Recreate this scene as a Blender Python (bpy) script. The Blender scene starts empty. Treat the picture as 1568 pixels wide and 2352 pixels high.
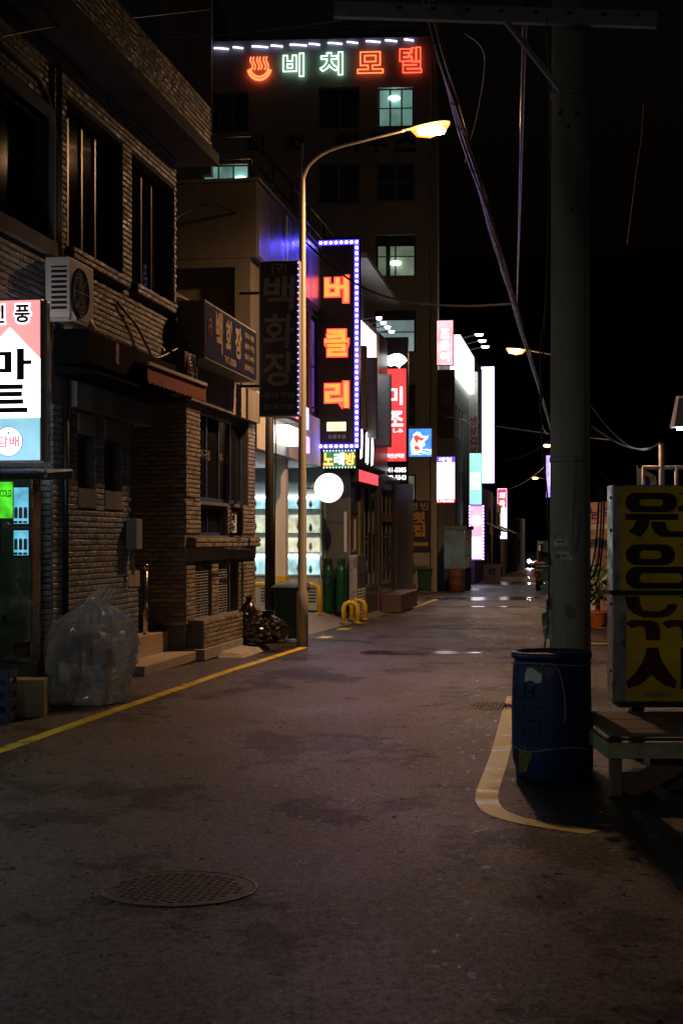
import bpy, bmesh, math, random
import numpy as np
from mathutils import Vector, Matrix, noise as mnoise

random.seed(7)
scene = bpy.context.scene
col = scene.collection
R = math.radians

# ------------------------------------------------------------------ camera
CH = 1.76                 # eye height
K = 3500.0                # focal length in units of a 1568 px wide frame
HY = 1236.0               # horizon row in that frame
cam = bpy.data.cameras.new('camera')
cam.sensor_fit = 'HORIZONTAL'
cam.sensor_width = 24.0
cam.lens = 24.0 * K / 1568.0
cam.shift_y = (HY - 1176.0) / 1568.0
cam.clip_start = 0.1
cam.clip_end = 2000.0
camo = bpy.data.objects.new('camera', cam)
camo.location = (0, 0, CH)
camo.rotation_euler = (R(90), 0, 0)
col.objects.link(camo)
scene.camera = camo

# ------------------------------------------------------------------ sky: clear night, the last glow of a town
world = bpy.data.worlds.new('World')
scene.world = world
world.use_nodes = True
wn = world.node_tree.nodes
wl = world.node_tree.links
sky = wn.new('ShaderNodeTexSky')
sky.sky_type = 'NISHITA'
sky.sun_disc = False
sky.sun_elevation = R(-4)
sky.sun_rotation = R(200)
bg = wn['Background']
bg.inputs['Strength'].default_value = 0.10
wl.new(sky.outputs['Color'], bg.inputs['Color'])

scene.view_settings.view_transform = 'Standard'
scene.view_settings.look = 'None'
scene.view_settings.exposure = 0.0
scene.view_settings.gamma = 1.0
scene.view_settings.use_curve_mapping = False
scene.cycles.use_denoising = True
scene.cycles.max_bounces = 6
scene.cycles.diffuse_bounces = 3
scene.cycles.glossy_bounces = 3
scene.cycles.transparent_max_bounces = 8
scene.cycles.sample_clamp_indirect = 4.0

# ------------------------------------------------------------------ frame of the street
A = math.atan(0.1589)
SA, CA = math.sin(A), math.cos(A)
FX0 = -5.75
FROT = math.pi / 2 - A        # local x along the house line, local y into the houses
SROT = -A                     # signs that stick out from the house line

def gz(Y):
    return -0.009 * max(0.0, Y - 20.0)

def P(x, y, Y):
    return Vector(((x - 784) / K * Y, Y, CH - (y - HY) / K * Y))

def G(x, y):                  # point on the road
    t = (y - HY) / K
    Y = CH / t
    if Y > 20:
        Y = (CH - 0.18) / max(t - 0.009, 1e-4)
    return Vector(((x - 784) / K * Y, Y, gz(Y)))

def fac(s, n=0.0, z=0.0):     # s along the house line, n out into the street
    return Vector((FX0 + s * SA + n * CA, s * CA - n * SA, z))

def fs(x, n=0.0):
    t = (x - 784) / K
    return (-FX0 - n * CA - t * n * SA) / (SA - t * CA)

def fz(y, s, n=0.0):
    return CH - (y - HY) / K * (s * CA - n * SA)

# ------------------------------------------------------------------ materials
MATS = {}
def mat(name, color, rough=0.7, metal=0.0, var=0.25, scale=6.0, bump=0.0, bscale=None, spec=0.5, streak=False, rvar=0.0, island=0.0):
    if name in MATS:
        return MATS[name]
    m = bpy.data.materials.new(name)
    m.use_nodes = True
    nt = m.node_tree
    b = nt.nodes['Principled BSDF']
    b.inputs['Roughness'].default_value = rough
    b.inputs['Metallic'].default_value = metal
    b.inputs['Specular IOR Level'].default_value = spec
    tc = nt.nodes.new('ShaderNodeTexCoord')
    mp = nt.nodes.new('ShaderNodeMapping')
    nt.links.new(tc.outputs['Object'], mp.inputs['Vector'])
    if streak:
        mp.inputs['Scale'].default_value = (1, 1, 0.12)
    n = nt.nodes.new('ShaderNodeTexNoise')
    n.inputs['Scale'].default_value = scale
    n.inputs['Detail'].default_value = 6
    n.inputs['Roughness'].default_value = 0.65
    nt.links.new(mp.outputs['Vector'], n.inputs['Vector'])
    mr = nt.nodes.new('ShaderNodeMapRange')
    mr.inputs['From Min'].default_value = 0.3
    mr.inputs['From Max'].default_value = 0.7
    mr.inputs['To Min'].default_value = 1 - var
    mr.inputs['To Max'].default_value = 1 + var
    nt.links.new(n.outputs['Fac'], mr.inputs['Value'])
    vm = nt.nodes.new('ShaderNodeVectorMath')
    vm.operation = 'SCALE'
    vm.inputs[0].default_value = color[:3]
    nt.links.new(mr.outputs['Result'], vm.inputs['Scale'])
    nt.links.new(vm.outputs['Vector'], b.inputs['Base Color'])
    if island:
        gi = nt.nodes.new('ShaderNodeNewGeometry')
        oi = nt.nodes.new('ShaderNodeObjectInfo')
        ad = nt.nodes.new('ShaderNodeMath')
        ad.operation = 'ADD'
        nt.links.new(gi.outputs['Random Per Island'], ad.inputs[0])
        nt.links.new(oi.outputs['Random'], ad.inputs[1])
        fr = nt.nodes.new('ShaderNodeMath')
        fr.operation = 'FRACT'
        nt.links.new(ad.outputs[0], fr.inputs[0])
        m3 = nt.nodes.new('ShaderNodeMapRange')
        m3.inputs['To Min'].default_value = 1 - island
        m3.inputs['To Max'].default_value = 1 + island * .8
        nt.links.new(fr.outputs[0], m3.inputs['Value'])
        mm = nt.nodes.new('ShaderNodeMath')
        mm.operation = 'MULTIPLY'
        nt.links.new(mr.outputs['Result'], mm.inputs[0])
        nt.links.new(m3.outputs['Result'], mm.inputs[1])
        nt.links.new(mm.outputs[0], vm.inputs['Scale'])
    if rvar:
        mr2 = nt.nodes.new('ShaderNodeMapRange')
        mr2.inputs['From Min'].default_value = 0.35
        mr2.inputs['From Max'].default_value = 0.65
        mr2.inputs['To Min'].default_value = max(0.03, rough - rvar)
        mr2.inputs['To Max'].default_value = min(1, rough + rvar)
        nt.links.new(n.outputs['Fac'], mr2.inputs['Value'])
        nt.links.new(mr2.outputs['Result'], b.inputs['Roughness'])
    if bump:
        n2 = nt.nodes.new('ShaderNodeTexNoise')
        n2.inputs['Scale'].default_value = bscale or scale * 8
        n2.inputs['Detail'].default_value = 4
        nt.links.new(tc.outputs['Object'], n2.inputs['Vector'])
        bp = nt.nodes.new('ShaderNodeBump')
        bp.inputs['Strength'].default_value = 1.0
        bp.inputs['Distance'].default_value = bump
        nt.links.new(n2.outputs['Fac'], bp.inputs['Height'])
        nt.links.new(bp.outputs['Normal'], b.inputs['Normal'])
    MATS[name] = m
    return m

def emis(name, color, strength, var=0.0, scale=3.0):
    if name in MATS:
        return MATS[name]
    m = bpy.data.materials.new(name)
    m.use_nodes = True
    nt = m.node_tree
    b = nt.nodes['Principled BSDF']
    b.inputs['Base Color'].default_value = (*[min(1, c * 0.6) for c in color[:3]], 1)
    b.inputs['Roughness'].default_value = 0.4
    b.inputs['Emission Color'].default_value = (*color[:3], 1)
    b.inputs['Emission Strength'].default_value = strength
    if var:
        tc = nt.nodes.new('ShaderNodeTexCoord')
        n = nt.nodes.new('ShaderNodeTexNoise')
        n.inputs['Scale'].default_value = scale
        n.inputs['Detail'].default_value = 3
        nt.links.new(tc.outputs['Object'], n.inputs['Vector'])
        mr = nt.nodes.new('ShaderNodeMapRange')
        mr.inputs['From Min'].default_value = 0.3
        mr.inputs['From Max'].default_value = 0.7
        mr.inputs['To Min'].default_value = strength * (1 - var)
        mr.inputs['To Max'].default_value = strength * (1 + var)
        nt.links.new(n.outputs['Fac'], mr.inputs['Value'])
        nt.links.new(mr.outputs['Result'], b.inputs['Emission Strength'])
    MATS[name] = m
    return m

# ------------------------------------------------------------------ mesh builder
class MB:
    def __init__(self):
        self.v, self.f = [], []
    def add(self, vs, fs_):
        o = len(self.v)
        self.v += [tuple(p) for p in vs]
        self.f += [tuple(i + o for i in q) for q in fs_]
        return self
    def box(self, x0, x1, y0, y1, z0, z1):
        return self.add([(x0, y0, z0), (x1, y0, z0), (x1, y1, z0), (x0, y1, z0), (x0, y0, z1), (x1, y0, z1), (x1, y1, z1), (x0, y1, z1)],
                        [(0, 3, 2, 1), (4, 5, 6, 7), (0, 1, 5, 4), (1, 2, 6, 5), (2, 3, 7, 6), (3, 0, 4, 7)])
    def hexa(self, p):
        return self.add(p, [(0, 3, 2, 1), (4, 5, 6, 7), (0, 1, 5, 4), (1, 2, 6, 5), (2, 3, 7, 6), (3, 0, 4, 7)])
    def bar(self, p0, p1, w, h=None):
        p0, p1 = Vector(p0), Vector(p1)
        h = h or w
        d = (p1 - p0).normalized()
        up = Vector((0, 0, 1)) if abs(d.z) < 0.95 else Vector((0, 1, 0))
        a = d.cross(up).normalized() * (w / 2)
        b = a.cross(d).normalized() * (h / 2)
        return self.hexa([p0 - a - b, p0 + a - b, p1 + a - b, p1 - a - b, p0 - a + b, p0 + a + b, p1 + a + b, p1 - a + b])
    def tube(self, pts, r, n=8, caps=True):
        pts = [Vector(p) for p in pts]
        rs = r if isinstance(r, (list, tuple)) else [r] * len(pts)
        vs, fc = [], []
        prev = None
        for i, p in enumerate(pts):
            d = (pts[min(i + 1, len(pts) - 1)] - pts[max(i - 1, 0)]).normalized()
            if prev is None:
                up = Vector((0, 0, 1)) if abs(d.z) < 0.9 else Vector((1, 0, 0))
                a = d.cross(up).normalized()
            else:
                a = (prev - d * prev.dot(d)).normalized()
            prev = a
            b = d.cross(a)
            for k in range(n):
                t = 2 * math.pi * k / n
                vs.append(p + (a * math.cos(t) + b * math.sin(t)) * rs[i])
        for i in range(len(pts) - 1):
            for k in range(n):
                k2 = (k + 1) % n
                fc.append((i * n + k, i * n + k2, (i + 1) * n + k2, (i + 1) * n + k))
        if caps:
            fc.append(tuple(range(n - 1, -1, -1)))
            fc.append(tuple(range((len(pts) - 1) * n, len(pts) * n)))
        return self.add(vs, fc)
    def lathe(self, prof, n=24, c=(0, 0, 0), ax='z'):
        vs, fc = [], []
        for r, z in prof:
            for k in range(n):
                t = 2 * math.pi * k / n
                if ax == 'z':
                    vs.append((c[0] + r * math.cos(t), c[1] + r * math.sin(t), c[2] + z))
                elif ax == 'y':
                    vs.append((c[0] + r * math.cos(t), c[1] + z, c[2] + r * math.sin(t)))
                else:
                    vs.append((c[0] + z, c[1] + r * math.cos(t), c[2] + r * math.sin(t)))
        for i in range(len(prof) - 1):
            for k in range(n):
                k2 = (k + 1) % n
                fc.append((i * n + k, i * n + k2, (i + 1) * n + k2, (i + 1) * n + k))
        return self.add(vs, fc)
    def poly(self, pts, y0, y1):
        """prism of a polygon given in x,z between y0 (front) and y1"""
        n = len(pts)
        vs = [(p[0], y0, p[1]) for p in pts] + [(p[0], y1, p[1]) for p in pts]
        fc = [tuple(range(n)), tuple(range(2 * n - 1, n - 1, -1))]
        fc += [(i, i + n, (i + 1) % n + n, (i + 1) % n) for i in range(n)]
        return self.add(vs, fc)
    def profx(self, pts, x0, x1):
        """prism of a polygon given in y,z swept along x"""
        n = len(pts)
        vs = [(x0, p[0], p[1]) for p in pts] + [(x1, p[0], p[1]) for p in pts]
        fc = [tuple(range(n)), tuple(range(2 * n - 1, n - 1, -1))]
        fc += [(i, i + n, (i + 1) % n + n, (i + 1) % n) for i in range(n)]
        return self.add(vs, fc)
    def build(self, name, material, parent=None, smooth=False, bevel=0.0, off=None):
        me = bpy.data.meshes.new(name)
        v = self.v
        r = root_of(parent)
        o3 = off or (tuple(r['_off']) if r is not None and '_off' in r else None)
        if o3:
            v = [(p[0] - o3[0], p[1] - o3[1], p[2] - o3[2]) for p in v]
        me.from_pydata(v, [], self.f)
        me.validate()
        bm = bmesh.new()
        bm.from_mesh(me)
        bmesh.ops.recalc_face_normals(bm, faces=bm.faces)
        bm.to_mesh(me)
        bm.free()
        if smooth:
            me.polygons.foreach_set('use_smooth', [True] * len(me.polygons))
        if material:
            me.materials.append(material)
        o = bpy.data.objects.new(name, me)
        col.objects.link(o)
        if parent is not None:
            o.parent = parent
        if bevel:
            b = o.modifiers.new('bevel', 'BEVEL')
            b.width = bevel
            b.segments = 2
            b.limit_method = 'ANGLE'
        return o

def root_of(o):
    while o is not None and o.parent is not None:
        o = o.parent
    return o

def thing(name, label, cat, loc=(0, 0, 0), rotz=0.0, group=None, off=None):
    o = bpy.data.objects.new(name, None)
    o.empty_display_size = 0.2
    col.objects.link(o)
    o.location = loc
    o.rotation_euler = (0, 0, rotz)
    return tag(o, label, cat, group, off)

def tag(o, label, cat, group=None, off=None):
    o['label'] = label
    o['category'] = cat
    if group:
        o['group'] = group
    if off:
        o['_off'] = off
    return o

def house_thing(name, label, cat, s0, z0=0.0, group=None):
    """a thing whose parts are written in (s, y into the house, z)"""
    return thing(name, label, cat, fac(s0, 0, z0), FROT, group, (s0, 0.0, z0))

def struct(o):
    o['kind'] = 'structure'
    return o

def copy_tree(o, parent=None):
    c = o.copy()
    col.objects.link(c)
    if parent is not None:
        c.parent = parent
    for ch in list(o.children):
        copy_tree(ch, c)
    return c

def share(name, me, parent, loc, rot=(0, 0, 0), scale=(1, 1, 1)):
    o = bpy.data.objects.new(name, me)
    col.objects.link(o)
    o.parent = parent
    r = root_of(parent)
    if r is not None and '_off' in r:
        f = r['_off']
        loc = (loc[0] - f[0], loc[1] - f[1], loc[2] - f[2])
    o.location = loc
    o.rotation_euler = rot
    o.scale = scale
    return o

# ------------------------------------------------------------------ lettering
def text_mesh(body, bold=0.0, ext=0.006, tube=0.0, size=1.0):
    c = bpy.data.curves.new('t', 'FONT')
    c.body = body
    c.size = size
    c.resolution_u = 3
    c.offset = bold
    c.space_line = 0.9
    if tube:
        c.fill_mode = 'NONE'
        c.bevel_depth = tube
        c.bevel_resolution = 1
    o = bpy.data.objects.new('t', c)
    col.objects.link(o)
    me = bpy.data.meshes.new_from_object(o)
    bpy.data.objects.remove(o)
    bpy.data.curves.remove(c)
    return me

def letter(name, body, cx, cz, w, h, material, parent, y=0.0, bold=0.0, tube=0.0, keep=False, depth=0.006, shear=0.0):
    """lettering fitted into a w x h box centred on (cx, cz), facing -y, its back on y"""
    if tube:
        me0 = text_mesh(body, bold, 0, tube)
    else:
        me0 = text_mesh(body, bold)
    v = np.array([p.co[:] for p in me0.vertices])
    faces = [tuple(p.vertices) for p in me0.polygons]
    bpy.data.meshes.remove(me0)
    lo, hi = v.min(0), v.max(0)
    d = np.maximum(hi - lo, 1e-6)
    sx, sz = w / d[0], h / d[1]
    if keep:
        sx = sz = min(sx, sz)
    c = (lo + hi) / 2
    x = (v[:, 0] - c[0]) * sx
    z = (v[:, 1] - c[1]) * sz
    x = x + z * shear
    x, z = x + cx, z + cz
    mb = MB()
    if tube:
        s = (sx + sz) / 2
        mb.v = [(x[i], y - depth - v[i, 2] * s, z[i]) for i in range(len(v))]
        mb.f = faces
        o = mb.build(name, material, parent, smooth=True)
    else:
        mb.v = [(x[i], y - depth, z[i]) for i in range(len(v))]
        mb.f = faces
        o = mb.build(name, material, parent)
        so = o.modifiers.new('solid', 'SOLIDIFY')
        so.thickness = depth * 0.98
        so.offset = 0
    return o

# ------------------------------------------------------------------ bricks
BR_L, BR_H = 0.2, 0.067
def brick_verts(seed):
    rnd = random.Random(seed)
    l, h = (BR_L - 0.009) / 2, (BR_H - 0.010) / 2
    j = lambda a: rnd.uniform(-a, a)
    vs = [(-l, .012, -h), (l, .012, -h), (l, .012, h), (-l, .012, h)]
    vs += [(-l, -.012 + j(.003), -h), (l, -.012 + j(.003), -h), (l, -.012 + j(.003), h), (-l, -.012 + j(.003), h)]
    vs += [(-l * .93, -.018 + j(.004), -h * .6 + j(.004)), (j(.03), -.021 + j(.005), -h * .6 + j(.004)), (l * .93, -.018 + j(.004), -h * .6 + j(.004)),
           (l * .93, -.017 + j(.004), h * .66 + j(.004)), (j(.03), -.020 + j(.005), h * .62 + j(.004)), (-l * .93, -.017 + j(.004), h * .66 + j(.004))]
    fc = [(0, 1, 5, 4), (1, 2, 6, 5), (2, 3, 7, 6), (3, 0, 4, 7),
          (4, 5, 10, 9, 8), (5, 6, 11, 10), (6, 7, 13, 12, 11), (7, 4, 8, 13), (8, 9, 12, 13), (9, 10, 11, 12)]
    return vs, fc
BRV = [brick_verts(i) for i in range(5)]

def cut(a0, a1, holes):
    seg = [(a0, a1)]
    for h0, h1 in holes:
        out = []
        for b0, b1 in seg:
            if h1 <= b0 or h0 >= b1:
                out.append((b0, b1))
                continue
            if h0 > b0:
                out.append((b0, h0))
            if h1 < b1:
                out.append((h1, b1))
        seg = out
    return seg

def bricks(store, plane, a0, a1, z0, z1, holes=(), off=0.0):
    nrow = int(round((z1 - z0) / BR_H))
    rh = (z1 - z0) / max(1, nrow)
    for i in range(nrow):
        za, zb = z0 + i * rh, z0 + (i + 1) * rh
        hs = [(h[0], h[1]) for h in holes if h[2] < zb - 0.02 and h[3] > za + 0.02]
        a = a0 - (BR_L / 2 if i % 2 else 0)
        while a < a1 - 0.01:
            for b0, b1 in cut(max(a, a0), min(a + BR_L, a1), hs):
                if b1 - b0 > 0.045:
                    store.append((plane, (b0 + b1) / 2, (za + zb) / 2, (b1 - b0) / BR_L, off, rh / BR_H))
            a += BR_L

def flush_bricks(store, root, material, limit=300):
    """nearest bricks one object each, the rest one part"""
    M = root.matrix_basis.copy()
    o3 = Vector(root['_off'])
    items = []
    for plane, a, z, sc, off, hs in store:
        p = Vector((a, off, z)) if plane == 'front' else Vector((off, a, z))
        rz = 0.0 if plane == 'front' else -math.pi / 2
        w = M @ (p - o3)
        inview = w.y > 1 and abs(w.x / w.y) < 0.24
        d = (w - Vector((0, 0, CH))).length + (0 if inview else 100)
        items.append((d, p, rz, sc, hs))
    items.sort(key=lambda t: t[0])
    meshes = []
    for i, (v, f) in enumerate(BRV):
        me = bpy.data.meshes.new('brick')
        me.from_pydata(v, [], f)
        me.materials.append(material)
        meshes.append(me)
    for i, (d, p, rz, sc, hs) in enumerate(items[:limit]):
        share('brick', meshes[(i * 7) % 5], root, p, (0, 0, rz), (sc, 1, hs))
    rest = items[limit:]
    if rest:
        V, F = [], []
        arr = [np.array(v) for v, f in BRV]
        n = 0
        for i, (d, p, rz, sc, hs) in enumerate(rest):
            k = (i * 3 + int(p.x * 7)) % 5
            a = arr[k] * np.array((sc, 1, hs))
            if rz:
                a = np.stack([a[:, 1], -a[:, 0], a[:, 2]], 1)
            V.append(a + np.array(p - o3))
            F += [tuple(q + n for q in f) for f in BRV[k][1]]
            n += len(a)
        me = bpy.data.meshes.new('brickwork')
        me.from_pydata(np.concatenate(V).tolist(), [], F)
        me.materials.append(material)
        o = bpy.data.objects.new('brickwork', me)
        o['kind'] = 'stuff'
        col.objects.link(o)
        o.parent = root

def wall(mb, s0, s1, z0, z1, holes, y0, y1):
    """wall slab in the s/z plane with rectangular openings"""
    xs = sorted({s0, s1, *[min(max(h[i], s0), s1) for h in holes for i in (0, 1)]})
    zs = sorted({z0, z1, *[min(max(h[i], z0), z1) for h in holes for i in (2, 3)]})
    for a, b in zip(xs, xs[1:]):
        run = None
        for c, d in zip(zs, zs[1:]):
            m, k = (a + b) / 2, (c + d) / 2
            if any(h[0] < m < h[1] and h[2] < k < h[3] for h in holes):
                if run:
                    mb.box(a, b, y0, y1, *run)
                run = None
            else:
                run = (run[0], d) if run else (c, d)
        if run:
            mb.box(a, b, y0, y1, *run)

def window(root, s0, s1, z0, z1, y, fm, gm, cols=2, rows=1, bar=0.05, depth=0.06, panes=None):
    """window part: frame with one pane object for each light"""
    f = MB()
    f.box(s0, s1, y, y + depth, z0, z0 + bar).box(s0, s1, y, y + depth, z1 - bar, z1)
    f.box(s0, s0 + bar, y, y + depth, z0 + bar, z1 - bar).box(s1 - bar, s1, y, y + depth, z0 + bar, z1 - bar)
    ws, hs = (s1 - s0 - bar) / cols, (z1 - z0 - bar) / rows
    for i in range(1, cols):
        f.box(s0 + i * ws, s0 + i * ws + bar, y + .002, y + depth - .002, z0 + bar, z1 - bar)
    for j in range(1, rows):
        f.box(s0 + bar, s1 - bar, y + .004, y + depth - .004, z0 + j * hs, z0 + j * hs + bar * .7)
    w = f.build('window', fm, root)
    for i in range(cols):
        for j in range(rows):
            g = MB().box(s0 + i * ws + bar * .8, s0 + (i + 1) * ws + bar * .2, y + depth * .45, y + depth * .6, z0 + j * hs + bar * .8, z0 + (j + 1) * hs + bar * .2)
            m = gm
            if panes and (i, j) in panes:
                m = panes[(i, j)]
            g.build('pane', m, w)
    return w

# ------------------------------------------------------------------ shared materials
M_mortar = mat('mortar', (0.10, 0.098, 0.095), 0.95, var=0.3, scale=9)
M_brick = mat('split brick', (0.20, 0.215, 0.23), 0.55, var=0.3, scale=5.0, island=.4, bump=0.004, bscale=60, rvar=0.2)
M_brick2 = mat('glazed brick', (0.21, 0.188, 0.15), 0.42, var=0.3, scale=6.0, island=.35, bump=0.003, bscale=50, rvar=0.2)
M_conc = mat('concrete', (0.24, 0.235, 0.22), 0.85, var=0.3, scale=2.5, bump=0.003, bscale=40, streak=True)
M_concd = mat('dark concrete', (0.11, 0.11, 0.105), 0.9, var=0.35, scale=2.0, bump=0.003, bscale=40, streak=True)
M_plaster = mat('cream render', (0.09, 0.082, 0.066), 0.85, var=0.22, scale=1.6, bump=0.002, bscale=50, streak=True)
M_tan = mat('tan render', (0.36, 0.27, 0.17), 0.85, var=0.18, scale=1.8, bump=0.002, bscale=60)
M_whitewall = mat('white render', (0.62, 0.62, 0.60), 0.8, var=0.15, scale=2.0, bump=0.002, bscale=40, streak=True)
M_glass = mat('dark glass', (0.012, 0.013, 0.015), 0.06, var=0.3, scale=1.5, spec=0.6)
M_frame = mat('bronze frame', (0.10, 0.085, 0.07), 0.35, 0.7, var=0.25, scale=8)
M_alu = mat('aluminium', (0.55, 0.56, 0.57), 0.35, 0.9, var=0.15, scale=7, rvar=0.12)
M_steel = mat('stainless steel', (0.62, 0.62, 0.62), 0.2, 1.0, var=0.1, scale=7, rvar=0.1)
M_white = mat('white paint', (0.68, 0.68, 0.66), 0.5, var=0.12, scale=5, streak=True)
M_dark = mat('dark paint', (0.025, 0.025, 0.028), 0.6, var=0.3, scale=5)
M_black = mat('black rubber', (0.012, 0.012, 0.013), 0.45, var=0.3, scale=8)
M_galv = mat('galvanised steel', (0.48, 0.49, 0.49), 0.5, 0.35, var=0.2, scale=9, rvar=0.15)
M_grey = mat('grey paint', (0.22, 0.23, 0.235), 0.55, var=0.25, scale=5, streak=True)
M_yel = mat('yellow paint', (0.62, 0.42, 0.02), 0.45, var=0.25, scale=9, bump=0.002, bscale=50)
M_rust = mat('rusty steel', (0.16, 0.09, 0.05), 0.8, 0.2, var=0.4, scale=12)
M_wood = mat('weathered wood', (0.20, 0.12, 0.075), 0.75, var=0.3, scale=7, bump=0.002, bscale=60)
M_card = mat('cardboard', (0.34, 0.24, 0.14), 0.85, var=0.2, scale=6)
M_bulbs = emis('sodium bulb', (1.0, 0.66, 0.22), 60)
M_lamp = bpy.data.materials.new('bloom bowl')  # orange bloom around the bulb is put into the bowl's own glow
M_lamp.use_nodes = True
_n = M_lamp.node_tree
_m1, _t1, _e1 = _n.nodes.new('ShaderNodeMixShader'), _n.nodes.new('ShaderNodeBsdfTransparent'), _n.nodes.new('ShaderNodeEmission')
_e1.inputs['Color'].default_value = (1.0, .34, .03, 1)
_e1.inputs['Strength'].default_value = 3.0
_m1.inputs[0].default_value = .6
_n.links.new(_t1.outputs[0], _m1.inputs[1])
_n.links.new(_e1.outputs[0], _m1.inputs[2])
_n.links.new(_m1.outputs[0], _n.nodes['Material Output'].inputs['Surface'])

# ------------------------------------------------------------------ ground, road, markings
def sheet(name, pts_left, pts_right, material, dz, sub=1):
    mb = MB()
    n = len(pts_left)
    for l, r in zip(pts_left, pts_right):
        mb.v.append((l[0], l[1], (l[2] if len(l) > 2 else gz(l[1])) + dz))
        mb.v.append((r[0], r[1], (r[2] if len(r) > 2 else gz(r[1])) + dz))
    mb.f = [(2 * i, 2 * i + 1, 2 * i + 3, 2 * i + 2) for i in range(n - 1)]
    return mb.build(name, material)

def asphalt():
    m = bpy.data.materials.new('asphalt')
    m.use_nodes = True
    nt = m.node_tree
    N, L = nt.nodes.new, nt.links.new
    b = nt.nodes['Principled BSDF']
    tc = N('ShaderNodeTexCoord')
    def noise(scale, detail=5, rough=0.6, sc=(1, 1, 1)):
        mp = N('ShaderNodeMapping')
        mp.inputs['Scale'].default_value = sc
        L(tc.outputs['Object'], mp.inputs['Vector'])
        n = N('ShaderNodeTexNoise')
        n.inputs['Scale'].default_value = scale
        n.inputs['Detail'].default_value = detail
        n.inputs['Roughness'].default_value = rough
        L(mp.outputs['Vector'], n.inputs['Vector'])
        return n.outputs['Fac']
    def rng(src, a, bb, c, d):
        r = N('ShaderNodeMapRange')
        r.inputs['From Min'].default_value = a
        r.inputs['From Max'].default_value = bb
        r.inputs['To Min'].default_value = c
        r.inputs['To Max'].default_value = d
        L(src, r.inputs['Value'])
        return r.outputs['Result']
    def mul(a, c, op='MULTIPLY'):
        k = N('ShaderNodeMath')
        k.operation = op
        for i, s in enumerate((a, c)):
            if isinstance(s, (int, float)):
                k.inputs[i].default_value = s
            else:
                L(s, k.inputs[i])
        return k.outputs['Value']
    stone = mul(rng(noise(60, 3, 0.85), 0.36, 0.66, 0.2, 2.1), rng(noise(19, 3, 0.8, (1, .55, 1)), 0.36, 0.64, 0.12, 2.1))      # chippings
    grain = rng(noise(30, 2, 0.9, (1, .6, 1)), 0.38, 0.62, 0.05, 1.0)
    fine = rng(noise(240, 2, 0.7), 0.35, 0.65, 0.7, 1.3)
    stain = rng(noise(0.62, 9, 0.74, (1.0, 0.7, 1)), 0.435, 0.475, 0.30, 1.0)   # oil and damp
    patch = rng(noise(0.16, 4, 0.5), 0.35, 0.65, 0.88, 1.12)
    v = mul(mul(stone, fine), mul(stain, patch))
    cr = N('ShaderNodeVectorMath')
    cr.operation = 'SCALE'
    cr.inputs[0].default_value = (0.027, 0.0235, 0.0245)
    L(v, cr.inputs['Scale'])
    L(cr.outputs['Vector'], b.inputs['Base Color'])
    damp = rng(noise(0.5, 5, 0.6, (1.2, 0.6, 1)), 0.44, 0.58, 0.0, 1.0)
    rr = rng(damp, 0, 1, 0.50, 0.40)
    rr = mul(rr, rng(noise(90, 2), 0.3, 0.7, 0.85, 1.2))
    pits = rng(noise(11, 2, .5, (1, .6, 1)), 0.635, 0.67, 1.0, 0.28)
    rr = mul(rr, pits)
    L(rr, b.inputs['Roughness'])
    sp = mul(mul(rng(grain, 0, 1, .15, 1.0), rng(stain, 0.3, 1, .35, 1.0)), 0.66)
    L(sp, b.inputs['Specular IOR Level'])
    bp = N('ShaderNodeBump')
    bp.inputs['Strength'].default_value = 0.9
    bp.inputs['Distance'].default_value = 0.014
    hgt = mul(mul(noise(60, 3, 0.85), noise(22, 3, 0.8, (1, .6, 1)), 'ADD'), mul(noise(2.2, 3), 0.25), 'ADD')
    L(hgt, bp.inputs['Height'])
    L(bp.outputs['Normal'], b.inputs['Normal'])
    return m
M_asph = asphalt()
M_earth = mat('dark ground', (0.05, 0.048, 0.045), 0.95, var=0.3, scale=1.0)
M_pave = mat('pale concrete paving', (0.20, 0.195, 0.18), 0.7, var=0.3, scale=1.8, bump=0.002, bscale=60, rvar=0.2)
M_linep = mat('yellow road paint', (0.60, 0.47, 0.012), 0.40, var=0.45, scale=4, bump=0.0012, bscale=120, rvar=0.22, spec=.4)

Ys = [-25, -5, 5, 10, 15, 20, 22, 25, 30, 40, 50, 60, 80, 100, 130, 160, 200]
struct(sheet('ground', [(-150, y) for y in Ys + [400, 900]], [(220, y) for y in Ys + [400, 900]], M_earth, -0.02))
struct(sheet('road', [(FX0 + 0.1589 * y - 0.2, y) for y in Ys], [(FX0 + 0.1589 * y + 16, y) for y in Ys], M_asph, 0.0))

def strip(pts, w, dz=0.004, name='yellow_line'):
    L_, R_ = [], []
    for i, p in enumerate(pts):
        d = (pts[min(i + 1, len(pts) - 1)] - pts[max(i - 1, 0)])
        d.z = 0
        d.normalize()
        a = Vector((-d.y, d.x, 0)) * (w / 2)
        q = p - a
        r = p + a
        L_.append((r.x, r.y))
        R_.append((q.x, q.y))
    return struct(sheet(name, L_, R_, M_linep, dz))

def smooth_path(pts, n=6):
    out = []
    for i in range(len(pts) - 1):
        p0, p1, p2, p3 = pts[max(i - 1, 0)], pts[i], pts[i + 1], pts[min(i + 2, len(pts) - 1)]
        for k in range(n):
            t = k / n
            out.append(0.5 * ((2 * p1) + (p2 - p0) * t + (2 * p0 - 5 * p1 + 4 * p2 - p3) * t * t + (3 * p1 - p0 - 3 * p2 + p3) * t * t * t))
    out.append(pts[-1])
    return out

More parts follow.
